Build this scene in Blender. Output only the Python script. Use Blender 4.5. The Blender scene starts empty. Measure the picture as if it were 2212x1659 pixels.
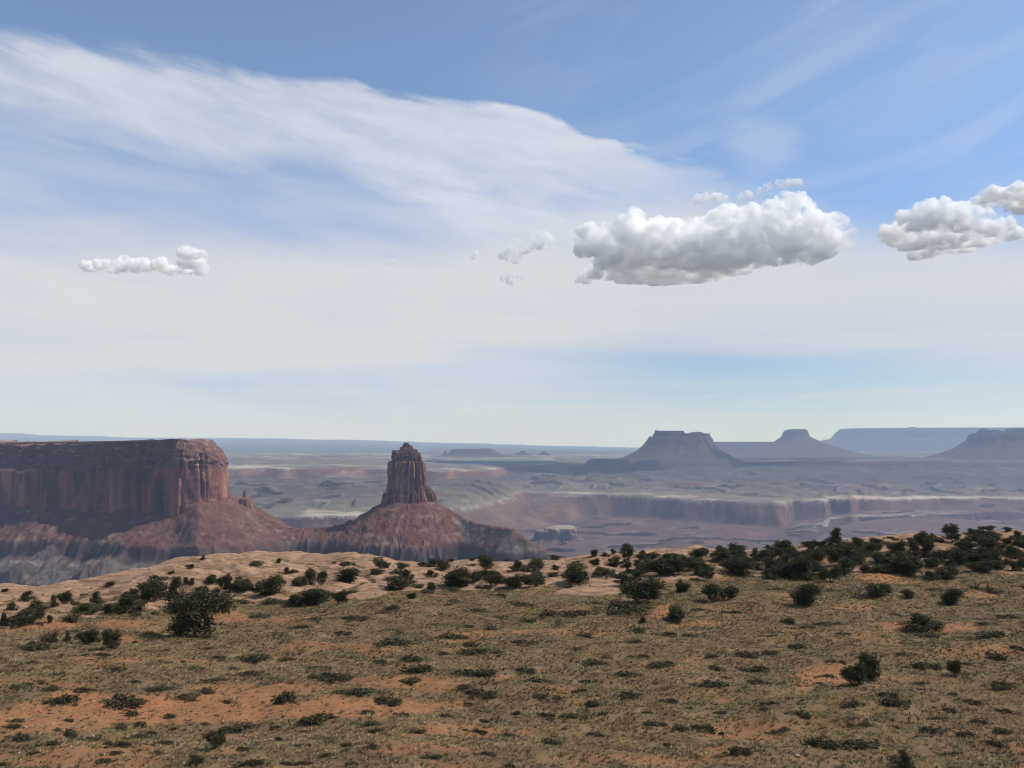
import bpy, math, random
import numpy as np
from mathutils import Vector

S = bpy.context.scene
COLL = S.collection
R_ = math.radians
F = 1736.0                      # focal length measured on the photograph (2212 px wide)
HY = 958.0                      # row of the true horizon there
CZ = 18.0                       # eye height above the meadow
PITCH = math.atan((HY - 829.5) / F)

# ------------------------------------------------------------------ camera
cd = bpy.data.cameras.new('camera')
cam = bpy.data.objects.new('camera', cd)
COLL.objects.link(cam)
cam.location = (0, 0, CZ)
cam.rotation_euler = (math.pi / 2 + PITCH, 0, 0)
cd.sensor_fit = 'HORIZONTAL'
cd.angle = 2 * math.atan(1106.0 / F)
cd.clip_start = 0.5
cd.clip_end = 150000
S.camera = cam

# ------------------------------------------------------------------ render / exposure
S.view_settings.view_transform = 'Standard'
S.view_settings.look = 'None'
S.view_settings.exposure = 0.0
S.view_settings.gamma = 1.0
S.render.engine = 'CYCLES'
S.cycles.use_denoising = True
S.cycles.use_adaptive_sampling = False
S.cycles.filter_width = 1.05
S.cycles.max_bounces = 40
S.cycles.diffuse_bounces = 2
S.cycles.volume_bounces = 40
S.cycles.transparent_max_bounces = 8
S.cycles.sample_clamp_indirect = 6.0
S.cycles.volume_step_rate = 0.1
S.cycles.volume_max_steps = 512

# ------------------------------------------------------------------ sun
SUN_AZ, SUN_EL = R_(82), R_(50)          # azimuth to the right of the view, elevation
sl = bpy.data.lights.new('sun', 'SUN')
sl.energy = 4.8
sl.angle = R_(0.5)
sl.color = (1.0, 0.95, 0.87)
sun = bpy.data.objects.new('sun', sl)
COLL.objects.link(sun)
sdir = Vector((math.sin(SUN_AZ) * math.cos(SUN_EL), math.cos(SUN_AZ) * math.cos(SUN_EL), math.sin(SUN_EL)))
sun.rotation_euler = sdir.to_track_quat('Z', 'Y').to_euler()
sun.location = (60, 0, 120)


# ------------------------------------------------------------------ node helper
class NT:
    def __init__(s, tree):
        s.t = tree
        s.t.nodes.clear()

    def n(s, typ, **kw):
        nd = s.t.nodes.new(typ)
        for k, v in kw.items():
            setattr(nd, k, v)
        return nd

    def put(s, sock, v):
        if v is None:
            return
        if isinstance(v, bpy.types.NodeSocket):
            s.t.links.new(v, sock)
        else:
            if isinstance(v, (tuple, list)) and len(v) == 3 and sock.type == 'RGBA':
                v = (*v, 1)
            sock.default_value = v

    def m(s, op, a, b=None, c=None, clamp=False):
        nd = s.n('ShaderNodeMath', operation=op, use_clamp=clamp)
        for i, v in enumerate((a, b, c)):
            s.put(nd.inputs[i], v)
        return nd.outputs[0]

    def mr(s, v, a, b, c=0.0, d=1.0, smooth=True):
        nd = s.n('ShaderNodeMapRange', interpolation_type='SMOOTHSTEP' if smooth else 'LINEAR')
        nd.clamp = True
        for i, q in enumerate((v, a, b, c, d)):
            s.put(nd.inputs[i], q)
        return nd.outputs[0]

    def mix(s, f, a, b, mode='MIX'):
        nd = s.n('ShaderNodeMix', data_type='RGBA', blend_type=mode)
        s.put(nd.inputs['Factor'], f)
        s.put(nd.inputs[6], a)
        s.put(nd.inputs[7], b)
        return nd.outputs[2]

    def vec(s, x, y, z=0.0):
        nd = s.n('ShaderNodeCombineXYZ')
        for i, v in enumerate((x, y, z)):
            s.put(nd.inputs[i], v)
        return nd.outputs[0]

    def noise(s, v, scale, detail=4, rough=0.55, dist=0.0, out=0):
        nd = s.n('ShaderNodeTexNoise')
        s.put(nd.inputs['Vector'], v)
        nd.inputs['Scale'].default_value = scale
        nd.inputs['Detail'].default_value = detail
        nd.inputs['Roughness'].default_value = rough
        nd.inputs['Distortion'].default_value = dist
        return nd.outputs[out]

    def curve(s, v, pts):
        """piecewise curve over [x0,x1] -> y; pts sorted"""
        x0, x1 = pts[0][0], pts[-1][0]
        ys = [p[1] for p in pts]
        y0, y1 = min(ys), max(ys) + 1e-6
        nd = s.n('ShaderNodeFloatCurve')
        cu = nd.mapping.curves[0]
        for i, (x, y) in enumerate(pts):
            q = ((x - x0) / (x1 - x0), (y - y0) / (y1 - y0))
            if i < 2:
                cu.points[i].location = q
            else:
                cu.points.new(*q)
        nd.mapping.update()
        t = s.m('DIVIDE', s.m('SUBTRACT', v, x0), x1 - x0, clamp=True)
        s.put(nd.inputs['Value'], t)
        return s.m('MULTIPLY_ADD', nd.outputs[0], y1 - y0, y0)


def azel(x, y):
    """pixel of the photo -> azimuth, elevation in degrees"""
    dx, dy = (x - 1106) / F, (829.5 - y) / F
    c, s_ = math.cos(PITCH), math.sin(PITCH)
    v = (dx, c - s_ * dy, s_ + c * dy)
    return math.degrees(math.atan2(v[0], v[1])), math.degrees(math.atan2(v[2], math.hypot(v[0], v[1])))


# ------------------------------------------------------------------ world: sky with high cirrus
W = bpy.data.worlds.new('World')
S.world = W
W.use_nodes = True
w = NT(W.node_tree)
sky = w.n('ShaderNodeTexSky', sky_type='NISHITA')
sky.sun_disc = False
sky.sun_elevation = SUN_EL
sky.sun_rotation = SUN_AZ
sky.altitude = 1700
sky.air_density = 1.0
sky.dust_density = 0.6
sky.ozone_density = 1.5
SKY_STRENGTH = 0.1
tc = w.n('ShaderNodeTexCoord')
sp = w.n('ShaderNodeSeparateXYZ')
w.put(sp.inputs[0], tc.outputs['Generated'])
DX, DY, DZ = sp.outputs
az = w.m('MULTIPLY', w.m('ARCTAN2', DX, DY), 180 / math.pi)
el = w.m('MULTIPLY', w.m('ARCSINE', DZ), 180 / math.pi)
k = 1.0 / SKY_STRENGTH
gr = w.curve(el, [(-10, 0.95), (0, 0.95), (3, 0.92), (10, 1.22), (19, 1.45), (28, 1.74), (45, 1.9), (90, 1.9)])
gg = w.curve(el, [(-10, 1.15), (0, 1.15), (3, 0.98), (10, 1.22), (19, 1.53), (28, 1.70), (90, 1.70)])
gb = w.curve(el, [(-10, 1.30), (0, 1.30), (3, 1.08), (10, 1.26), (19, 1.60), (28, 1.64), (45, 1.3), (90, 1.2)])  # overhead sky, out of view, shifted warmer to tint the shadows
base = w.mix(1.0, sky.outputs[0], w.vec(gr, gg, gb), 'MULTIPLY')
# a clear pale blue towards the horizon
WHITE = (0.76 * k, 0.79 * k, 0.84 * k)
VEIL = (0.72 * k, 0.725 * k, 0.735 * k)
# wind-drawn noise: coordinates turned along the cirrus band
a_ = R_(-9)
q = w.m('ADD', w.m('MULTIPLY', az, math.cos(a_)), w.m('MULTIPLY', el, math.sin(a_)))
r = w.m('SUBTRACT', w.m('MULTIPLY', el, math.cos(a_)), w.m('MULTIPLY', az, math.sin(a_)))
streak = w.noise(w.vec(w.m('MULTIPLY', q, 0.055), w.m('MULTIPLY', r, 0.30), 3.0), 1.0, 6, 0.58, 0.6)
fine = w.noise(w.vec(w.m('MULTIPLY', q, 0.20), w.m('MULTIPLY', r, 0.85), 9.0), 1.0, 7, 0.62, 0.35)
soft = w.noise(w.vec(w.m('MULTIPLY', az, 0.05), w.m('MULTIPLY', el, 0.14), 5.0), 1.0, 4, 0.5, 0.4)
flat = w.noise(w.vec(w.m('MULTIPLY', az, 0.045), w.m('MULTIPLY', el, 0.42), 7.0), 1.0, 5, 0.55, 0.5)


def pts(lst):
    return [azel(x, y) for x, y in lst]


top = w.curve(az, pts([(-900, -40), (-300, 0), (0, 40), (130, 62), (330, 95), (560, 140), (730, 160), (900, 202), (1090, 222), (1200, 250), (1270, 285), (1400, 316), (1510, 326), (1640, 380), (1800, 440), (2600, 600)]))
bot = w.curve(az, pts([(-900, 200), (-300, 255), (0, 300), (180, 345), (330, 372), (520, 400), (640, 362), (780, 425), (900, 500), (1130, 560), (1300, 560), (1500, 540), (1800, 540), (2600, 620)]))
jit = w.m('MULTIPLY', w.m('SUBTRACT', fine, 0.5), w.curve(az, [(-60, 2.4), (-20, 2.0), (0, 1.6), (8, 3.0), (16, 4.0), (60, 4.0)]))
jit2 = w.m('MULTIPLY', w.m('SUBTRACT', streak, 0.5), 3.2)
d_top = w.m('ADD', w.m('SUBTRACT', top, el), w.m('ADD', jit, w.m('MULTIPLY', jit2, 0.35)))
d_bot = w.m('ADD', w.m('SUBTRACT', el, bot), jit2)
sharp = w.curve(az, [(-60, 2.2), (-28, 2.0), (-15, 1.0), (-2, 0.55), (6, 0.7), (14, 1.6), (60, 3)])
edge = w.m('MULTIPLY', w.mr(w.m('DIVIDE', d_top, sharp), 0.0, 1.0), w.mr(d_bot, -2.4, 3.0))
gain = w.curve(az, [(-60, 0.75), (-32, 0.80), (-20, 0.76), (-8, 0.80), (2, 0.85), (6, 0.80), (11, 0.62), (16, 0.34), (24, 0.08), (60, 0.0)])
rimlight = w.m('MULTIPLY', w.mr(d_top, 0.2, 1.2), w.mr(d_top, 4.6, 1.6))
rimw = w.curve(az, [(-60, 0.1), (-30, 0.15), (-14, 0.35), (-4, 0.8), (4, 0.9), (8, 0.5), (14, 0.1), (60, 0)])
tex = w.mr(w.m('ADD', w.m('MULTIPLY', streak, 0.5), w.m('MULTIPLY', fine, 0.5)), 0.30, 0.66, 0.52, 1.0)
band = w.m('MULTIPLY', w.m('MULTIPLY', edge, gain), w.m('MAXIMUM', tex, w.m('MULTIPLY', rimlight, rimw)), clamp=True)
# lower veil across the whole sky
vt = w.curve(az, pts([(-900, 460), (0, 500), (300, 470), (600, 490), (900, 500), (1100, 440), (1400, 400), (1700, 400), (1850, 440), (2212, 400), (3000, 420)]))
vb = w.curve(az, pts([(-900, 825), (0, 822), (400, 812), (800, 806), (950, 790), (1100, 768), (1350, 772), (1600, 790), (1800, 800), (2212, 815), (3000, 815)]))
jv = w.m('MULTIPLY', w.m('SUBTRACT', flat, 0.5), 3.0)
v_top = w.mr(w.m('ADD', w.m('SUBTRACT', vt, el), w.m('MULTIPLY', w.m('SUBTRACT', soft, 0.5), 9.0)), -0.8, 4.2)
v_bot = w.mr(w.m('ADD', w.m('SUBTRACT', el, vb), w.m('MULTIPLY', jv, 0.8)), -0.5, w.curve(az, [(-60, 1.0), (-5, 1.0), (12, 2.6), (60, 2.6)]))
veil = w.m('MULTIPLY', w.m('MULTIPLY', v_top, v_bot), w.mr(flat, 0.22, 0.6, 0.72, 0.96))
# thin streaks: upper right, and along the horizon
hs = w.noise(w.vec(w.m('MULTIPLY', az, 0.05), w.m('MULTIPLY', el, 0.95), 2.0), 1.0, 5, 0.6, 0.5)
hor = w.m('MULTIPLY', w.mr(hs, 0.44, 0.66), w.m('MULTIPLY', w.mr(el, 5.4, 2.4), w.mr(el, -0.5, 0.8)))
b_ = R_(14)
q2 = w.m('ADD', w.m('MULTIPLY', az, math.cos(b_)), w.m('MULTIPLY', el, math.sin(b_)))
r2 = w.m('SUBTRACT', w.m('MULTIPLY', el, math.cos(b_)), w.m('MULTIPLY', az, math.sin(b_)))
us = w.noise(w.vec(w.m('MULTIPLY', q2, 0.05), w.m('MULTIPLY', r2, 0.28), 12.0), 1.0, 5, 0.55, 0.8)
upr = w.m('MULTIPLY', w.m('MULTIPLY', w.mr(us, 0.46, 0.75), w.mr(el, 11, 16)), w.mr(az, -8, 14, 0.0, 0.40))
# a thin hooked wisp above the large cumulus
wx, wy = azel(1640, 310)
wr = w.m('SQRT', w.m('ADD', w.m('POWER', w.m('DIVIDE', w.m('SUBTRACT', az, wx), 3.4), 2.0), w.m('POWER', w.m('DIVIDE', w.m('SUBTRACT', el, wy), 1.9), 2.0)))
wisp = w.m('MULTIPLY', w.mr(w.m('ADD', wr, w.m('MULTIPLY', w.m('SUBTRACT', fine, 0.5), 1.2)), 1.15, 0.25), 0.26)

c0 = w.mix(w.m('MULTIPLY', upr, 0.5), base, WHITE)
thin = w.m('MULTIPLY', w.m('MULTIPLY', w.mr(el, 24, 15), w.mr(az, 16, 0)), w.mr(streak, 0.3, 0.7, 0.28, 0.60))
c1 = w.mix(w.m('MAXIMUM', w.m('MAXIMUM', band, wisp), thin), c0, WHITE)
c2 = w.mix(w.m('MULTIPLY', veil, 0.9), c1, VEIL)
c3 = w.mix(w.m('MULTIPLY', hor, 0.55), c2, VEIL)
bg = w.n('ShaderNodeBackground')
w.put(bg.inputs['Color'], c3)
bg.inputs['Strength'].default_value = SKY_STRENGTH
wo = w.n('ShaderNodeOutputWorld')
w.t.links.new(bg.outputs[0], wo.inputs[0])


# ------------------------------------------------------------------ maths helpers
def P(x, y, Y):
    """pixel of the photo -> world point at forward distance Y"""
    dx, dy = (x - 1106) / F, (829.5 - y) / F
    c, s_ = math.cos(PITCH), math.sin(PITCH)
    fy = c - s_ * dy
    t = Y / fy
    return np.array([dx * t, Y, CZ + (s_ + c * dy) * t])


def proj(X, Y, Z):
    c, s_ = math.cos(PITCH), math.sin(PITCH)
    z = Z - CZ
    dep = Y * c + z * s_
    return 1106 + F * X / dep, 829.5 - F * (-Y * s_ + z * c) / dep


def sst(a, b, x):
    t = np.clip((x - a) / (b - a), 0, 1)
    return t * t * (3 - 2 * t)


def _h(i, j, k, s):
    h = (i.astype(np.int64) * 374761393 + j.astype(np.int64) * 668265263 + k.astype(np.int64) * 2147483647 + s * 1274126177) & 0xFFFFFFFF
    h = ((h ^ (h >> 13)) * 1274126177) & 0xFFFFFFFF
    h = ((h ^ (h >> 16)) * 2246822519) & 0xFFFFFFFF
    return (h ^ (h >> 15)) & 0xFFFFFFFF


def noise2(x, y, s=0):
    xi, yi = np.floor(x), np.floor(y)
    xf, yf = x - xi, y - yi
    u, v = xf * xf * xf * (xf * (xf * 6 - 15) + 10), yf * yf * yf * (yf * (yf * 6 - 15) + 10)
    z0 = np.zeros_like(xi)

    def g(ox, oy):
        a = _h(xi + ox, yi + oy, z0, s) * (2 * math.pi / 4294967296.0)
        return np.cos(a) * (xf - ox) + np.sin(a) * (yf - oy)
    return 1.5 * ((g(0, 0) * (1 - u) + g(1, 0) * u) * (1 - v) + (g(0, 1) * (1 - u) + g(1, 1) * u) * v)


def noise3(x, y, z, s=0):
    xi, yi, zi = np.floor(x), np.floor(y), np.floor(z)
    xf, yf, zf = x - xi, y - yi, z - zi
    u, v, w_ = [t * t * (3 - 2 * t) for t in (xf, yf, zf)]

    def g(a, b, c):
        return _h(xi + a, yi + b, zi + c, s) / 2147483648.0 - 1
    x00 = g(0, 0, 0) * (1 - u) + g(1, 0, 0) * u
    x10 = g(0, 1, 0) * (1 - u) + g(1, 1, 0) * u
    x01 = g(0, 0, 1) * (1 - u) + g(1, 0, 1) * u
    x11 = g(0, 1, 1) * (1 - u) + g(1, 1, 1) * u
    return (x00 * (1 - v) + x10 * v) * (1 - w_) + (x01 * (1 - v) + x11 * v) * w_


def fbm(x, y, o=4, s=0, gain=0.5):
    r, a, n = 0, 1, 0
    for i in range(o):
        r = r + a * noise2(x, y, s + i)
        n += a
        a *= gain
        x, y = x * 2.03 + 7.1, y * 2.03 - 3.7
    return r / n


def fbm3(x, y, z, o=4, s=0, gain=0.5):
    r, a, n = 0, 1, 0
    for i in range(o):
        r = r + a * noise3(x, y, z, s + i)
        n += a
        a *= gain
        x, y, z = x * 2.03 + 7.1, y * 2.03 - 3.7, z * 2.03 + 1.3
    return r / n


def ridged(x, y, o=4, s=0):
    r, a, n = 0, 1, 0
    for i in range(o):
        r = r + a * (1 - 2 * np.abs(noise2(x, y, s + i)))
        n += a
        a *= 0.5
        x, y = x * 2.1 + 3.1, y * 2.1 + 9.7
    return r / n


def mesh(name, V, Fc, mat=None, col=None, smooth=True, attrs=None):
    me = bpy.data.meshes.new(name)
    V = np.asarray(V, np.float32)
    Fc = np.asarray(Fc, np.int32)
    me.vertices.add(len(V))
    me.vertices.foreach_set('co', V.ravel())
    n, kk = Fc.shape
    me.loops.add(n * kk)
    me.loops.foreach_set('vertex_index', Fc.ravel())
    me.polygons.add(n)
    me.polygons.foreach_set('loop_start', np.arange(0, n * kk, kk, dtype=np.int32))
    me.polygons.foreach_set('use_smooth', np.full(n, smooth))
    if col is not None:
        a = me.color_attributes.new('Col', 'FLOAT_COLOR', 'POINT')
        cc = np.ones((len(V), 4), np.float32)
        cc[:, :3] = np.clip(col, 0.004, 0.95)
        a.data.foreach_set('color', cc.ravel())
    for kx, vx in (attrs or {}).items():
        a = me.attributes.new(kx, 'FLOAT', 'POINT')
        a.data.foreach_set('value', np.asarray(vx, np.float32))
    me.update(calc_edges=True)
    if mat:
        me.materials.append(mat)
    return me


def obj(name, me, parent=None, loc=(0, 0, 0), rz=0.0, sc=None, **props):
    o = bpy.data.objects.new(name, me)
    COLL.objects.link(o)
    o.location = loc
    o.rotation_euler = (0, 0, rz)
    if sc is not None:
        o.scale = sc
    if parent:
        o.parent = parent
    for kx, vx in props.items():
        o[kx] = vx
    return o


def grid_faces(nr, nc, wrap=False):
    i = np.arange(nr - 1)[:, None]
    j = np.arange(nc if wrap else nc - 1)[None, :]
    j2 = (j + 1) % nc
    a = i * nc + j
    b = i * nc + j2
    c = (i + 1) * nc + j2
    d = (i + 1) * nc + j
    return np.stack([a, b, c, d], -1).reshape(-1, 4)


def lerp3(a, b, t):
    t = np.asarray(t)[..., None]
    return np.asarray(a) * (1 - t) + np.asarray(b) * t


# ------------------------------------------------------------------ materials
def rock_mat(name, scale, contrast=0.5, bump=0.0, stretch=(1, 1, 1), rough=0.95):
    m = bpy.data.materials.new(name)
    m.use_nodes = True
    t = NT(m.node_tree)
    at = t.n('ShaderNodeAttribute', attribute_name='Col')
    tc = t.n('ShaderNodeTexCoord')
    mp = t.n('ShaderNodeMapping')
    mp.inputs['Scale'].default_value = stretch
    t.put(mp.inputs[0], tc.outputs['Object'])
    n1 = t.noise(mp.outputs[0], scale, 7, 0.62)
    n2 = t.noise(mp.outputs[0], scale * 7.3, 4, 0.6)
    f = t.mr(t.m('ADD', t.m('MULTIPLY', n1, 0.6), t.m('MULTIPLY', n2, 0.4)), 0.3, 0.7, 1 - contrast, 1 + contrast, False)
    c = t.mix(1.0, at.outputs['Color'], t.vec(f, f, f), 'MULTIPLY')
    bs = t.n('ShaderNodeBsdfPrincipled')
    t.put(bs.inputs['Base Color'], c)
    bs.inputs['Roughness'].default_value = rough
    bs.inputs['Specular IOR Level'].default_value = 0.1
    if bump:
        bp = t.n('ShaderNodeBump')
        bp.inputs['Strength'].default_value = 0.8
        bp.inputs['Distance'].default_value = bump
        t.put(bp.inputs['Height'], t.m('ADD', n1, t.m('MULTIPLY', n2, 0.35)))
        t.put(bs.inputs['Normal'], bp.outputs[0])
    o = t.n('ShaderNodeOutputMaterial')
    t.t.links.new(bs.outputs[0], o.inputs[0])
    return m


M_CLIFF = rock_mat('red_sandstone', 0.035, 0.38, 3.0, (1, 1, 0.35))
M_TALUS = rock_mat('talus_rubble', 0.06, 0.45, 3.5)
M_CANYON = rock_mat('canyon_strata', 0.006, 0.35, 0.0, (1, 1, 1))
M_BUTTE = rock_mat('far_sandstone', 0.008, 0.3, 12.0, (1, 1, 0.5))


def simple_mat(name, c1, c2, scale=3.0, transl=0.0, attr=None, c3=None, rough=0.8, hue=None):
    m = bpy.data.materials.new(name)
    m.use_nodes = True
    t = NT(m.node_tree)
    if attr:
        f = t.n('ShaderNodeAttribute', attribute_name=attr).outputs['Fac']
    else:
        g = t.n('ShaderNodeTexCoord')
        f = t.mr(t.noise(g.outputs['Object'], scale, 3), 0.3, 0.7)
    c = t.mix(f, c1, c2)
    if hue:
        c = t.mix(t.n('ShaderNodeAttribute', attribute_name=hue[0]).outputs['Fac'], c, t.mix(1.0, c, hue[1], 'MULTIPLY'))
    if c3:
        oi = t.n('ShaderNodeObjectInfo')
        c = t.mix(t.m('MULTIPLY', oi.outputs['Random'], 0.65), c, c3)
    bs = t.n('ShaderNodeBsdfPrincipled')
    t.put(bs.inputs['Base Color'], c)
    bs.inputs['Roughness'].default_value = rough
    bs.inputs['Specular IOR Level'].default_value = 0.15
    o = t.n('ShaderNodeOutputMaterial')
    out = bs.outputs[0]
    if transl:
        tr = t.n('ShaderNodeBsdfTranslucent')
        t.put(tr.inputs[0], c)
        mx = t.n('ShaderNodeMixShader')
        mx.inputs[0].default_value = transl
        t.t.links.new(bs.outputs[0], mx.inputs[1])
        t.t.links.new(tr.outputs[0], mx.inputs[2])
        out = mx.outputs[0]
    t.t.links.new(out, o.inputs[0])
    return m


M_JUNIPER = simple_mat('juniper_foliage', (0.026, 0.028, 0.011), (0.088, 0.088, 0.036), 2.2, 0.12, 'tint', (0.052, 0.050, 0.028))
M_BARK = simple_mat('juniper_bark', (0.10, 0.075, 0.055), (0.19, 0.15, 0.115), 6.0)
M_SHRUB = simple_mat('shrub_foliage', (0.036, 0.034, 0.017), (0.125, 0.110, 0.055), 2.0, 0.12, 'tint', (0.088, 0.066, 0.038))
M_DEAD = simple_mat('grey_deadwood', (0.085, 0.070, 0.060), (0.17, 0.145, 0.125), 5.0)
M_GRASS = simple_mat('dry_bunchgrass', (0.048, 0.043, 0.024), (0.48, 0.37, 0.205), 1.0, 0.22, 'tint', None, 0.8, ('green', (0.90, 0.93, 0.76)))

# ------------------------------------------------------------------ the near plateau: meadow, sand, slickrock rim
SX = [-900, -300, 0, 100, 200, 260, 300, 330, 400, 480, 560, 640, 707, 754, 800, 833, 857, 904, 956, 1013, 1108, 1163, 1217, 1256, 1318, 1380, 1430, 1467, 1500, 1534, 1579, 1641, 1678, 1728, 1793, 1840, 1872, 1909, 1978, 2025, 2048, 2071, 2106, 2129, 2164, 2191, 2260, 2500, 3100]
SY = [1262, 1270, 1268, 1265, 1255, 1243, 1232, 1221, 1208, 1195, 1191, 1195, 1199, 1198, 1197, 1202, 1211, 1217, 1216, 1211, 1212, 1209, 1207, 1201, 1197, 1192, 1186, 1184, 1179, 1183, 1186, 1188, 1182, 1180, 1177, 1168, 1159, 1156, 1153, 1155, 1159, 1153, 1147, 1145, 1148, 1146, 1156, 1165, 1180]
RX = [-900, 0, 200, 300, 420, 560, 800, 860, 1000, 1220, 1400, 1500, 1700, 1850, 2212, 3100]
RY = [96, 102, 106, 110, 119, 130, 133, 136, 139, 141, 143, 144, 150, 154, 158, 158]
MX = [-900, 0, 250, 400, 600, 800, 950, 1200, 1350, 1500, 1700, 2212, 3100]
MY = [1350, 1345, 1325, 1308, 1300, 1288, 1275, 1268, 1272, 1255, 1245, 1248, 1250]
# bare orange sand: x, y, half width, half height, strength (photo pixels)
SAND = [(330, 1540, 330, 18, .9), (780, 1528, 190, 14, .8), (60, 1562, 110, 18, .9), (174, 1511, 55, 14, 1), (290, 1528, 120, 22, 1), (97, 1552, 120, 22, .85), (516, 1518, 130, 20, .9), (585, 1490, 90, 12, .8), (467, 1489, 60, 10, .7),
        (714, 1525, 80, 16, .9), (919, 1477, 65, 14, .8), (815, 1474, 90, 11, .6), (20, 1560, 80, 16, .7), (400, 1545, 90, 12, .7), (1781, 1458, 75, 18, .85), (1504, 1433, 45, 10, .55),
        (1941, 1356, 42, 9, .8), (2060, 1356, 38, 9, .8), (2058, 1410, 28, 8, .7), (1899, 1247, 45, 7, .9), (1835, 1313, 38, 8, .6), (1437, 1323, 30, 10, .8), (268, 1382, 38, 8, .8),
        (467, 1331, 70, 12, .8), (97, 1350, 65, 8, .8), (264, 1347, 65, 9, .7), (1560, 1246, 30, 5, .6), (1235, 1318, 50, 6, .5), (500, 1620, 40, 6, .4), (1300, 1640, 90, 8, .35), (980, 1655, 80, 8, .35), (1990, 1470, 80, 10, .4), (1620, 1640, 120, 8, .3), (640, 1420, 70, 8, .3)]


def rim_d(u):
    return np.interp(u, RX, RY)


def rim_z(u):
    y = np.interp(u, SX, SY)
    d = rim_d(u)
    c, s_ = math.cos(PITCH), math.sin(PITCH)
    dy = (829.5 - y) / F
    return CZ + (s_ + c * dy) / (c - s_ * dy) * d


def screen_x(x, y):
    return 1106 + F * x / (np.maximum(y, 1.0) * math.cos(PITCH) - 17.0 * math.sin(PITCH) * 1.0 + 0.01)


def gh(x, y):
    x = np.asarray(x, float)
    y = np.asarray(y, float)
    u = np.clip(screen_x(x, np.maximum(y, 8)), -900, 3100)
    R, H = rim_d(u), rim_z(u)
    rr = np.clip((y - (R - 52)) / 52, 0, 1)
    wgt = rr * rr * (3 - 2 * rr)
    med = 1.05 * fbm(x / 24, y / 16, 3, 11) + 0.62 * fbm(x / 8.5, y / 4.2, 3, 21) + 0.16 * fbm(x / 2.6, y / 1.5, 2, 31)
    z = med * (1 - wgt) + H * wgt
    # pillows of slickrock with joints between them
    wx, wy = x + 3 * noise2(x / 14, y / 14, 5), y + 3 * noise2(x / 14, y / 14, 6)
    pil = np.abs(noise2(wx / 10.0, wy / 6.5, 41)) * 1.5 + 0.55 * np.abs(noise2(wx / 4.2, wy / 3.0, 42)) + 0.16 * fbm(x / 1.5, y / 0.8, 3, 43)
    rockw = sst(0.22, 0.6, rr + 0.25 * noise2(x / 12, y / 12, 44))
    z = z + rockw * (pil - 0.45) * (1.05 - 0.45 * sst(0.85, 1.0, rr))
    # beyond the rim the ground drops into the canyon
    t = np.maximum(y - R, 0)
    drop = np.where(t < 5, 0.13 * t * t, 3.25 + (t - 5) * 2.0)
    z = z - drop + np.where(t > 6, 6 * fbm(x / 20, y / 20, 3, 51) * np.minimum((t - 6) / 20, 1), 0)
    z = np.maximum(z, -640)
    # the knoll under the viewer
    kn = 16.3 - 0.52 * np.hypot(x, y)
    e = np.maximum(0, 1.5 - np.abs(z - kn)) / 1.5
    return np.maximum(z, kn) + e * e * 0.37


def masks(x, y, z):
    """rock, sand (0..1) at points of the plateau"""
    sx, sy = proj(x, y, z)
    u = np.clip(screen_x(x, np.maximum(y, 8)), -900, 3100)
    n = fbm(x / 5, y / 4, 4, 61)
    n2 = fbm(x / 2.0, y / 1.5, 3, 62)
    edge = np.interp(u, MX, MY) + 16 * n
    ln = (edge - sy)
    rock = sst(-6, 8, ln + 8 * n2)
    # grassy and sandy hollows between the pillows
    wx, wy = x + 3 * noise2(x / 14, y / 14, 5), y + 3 * noise2(x / 14, y / 14, 6)
    hol = np.abs(noise2(wx / 10.0, wy / 6.5, 41))
    near_rim = sst(14, 4, rim_d(u) - y)
    rightw = sst(1350, 1500, u) * (1 - near_rim)
    rock = rock * sst(0.03, 0.15, hol + 0.07 * n2 + 0.07 * near_rim) * (1 - 0.75 * rightw * sst(-0.1, 0.25, n + 0.2))
    mound = sst(1.15, 0.8, np.hypot((sx - 1275) / 70, (sy - 1277) / 10) + 0.2 * n2)
    rock = np.maximum(rock, mound * (sy > 1262))
    sand = np.zeros_like(rock)
    for cx, cy, rx, ry, st in SAND:
        q_ = np.hypot((sx - cx) / (1.2 * rx), (sy - cy) / (1.5 * ry)) + 0.65 * n + 0.40 * n2
        sand = np.maximum(sand, st * sst(1.25, 0.55, q_))
    sand = np.maximum(sand, 0.62 * sst(0.10, 0.42, fbm(x / 9, y / 5, 4, 63)))
    return rock, sand


us_ = np.linspace(-900, 3100, 1150)
ds = np.concatenate([np.linspace(1.5, 30, 40)[:-1], 1 / np.linspace(1 / 30., 1 / 166., 560), np.linspace(167, 230, 40), np.linspace(240, 620, 30)])
DD, UU = np.meshgrid(ds, us_, indexing='ij')
XX = (UU - 1106) / F * (DD * math.cos(PITCH) - 17.0 * math.sin(PITCH) + 0.01)
ZZ = gh(XX, DD)
rk, sd = masks(XX.ravel(), DD.ravel(), ZZ.ravel())
m = bpy.data.materials.new('desert_ground')
m.use_nodes = True
t = NT(m.node_tree)
tc = t.n('ShaderNodeTexCoord')
ro = t.n('ShaderNodeAttribute', attribute_name='rock').outputs['Fac']
so = t.n('ShaderNodeAttribute', attribute_name='sand').outputs['Fac']
mp = t.n('ShaderNodeMapping')
mp.inputs['Scale'].default_value = (0.35, 0.8, 1.6)
t.put(mp.inputs[0], tc.outputs['Object'])
n1 = t.noise(tc.outputs['Object'], 0.5, 8, 0.62)
n2 = t.noise(tc.outputs['Object'], 4.5, 5, 0.65)
n3 = t.noise(mp.outputs[0], 0.9, 8, 0.68, 1.0)
rockc = t.mix(t.mr(n3, 0.36, 0.66), (0.165, 0.098, 0.064), (0.36, 0.225, 0.145))
rockc = t.mix(t.mr(n1, 0.5, 0.68, 0.0, 0.65), rockc, (0.42, 0.285, 0.20))
rockc = t.mix(t.mr(n2, 0.54, 0.68, 0.0, 0.7), rockc, (0.10, 0.066, 0.048))
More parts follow.
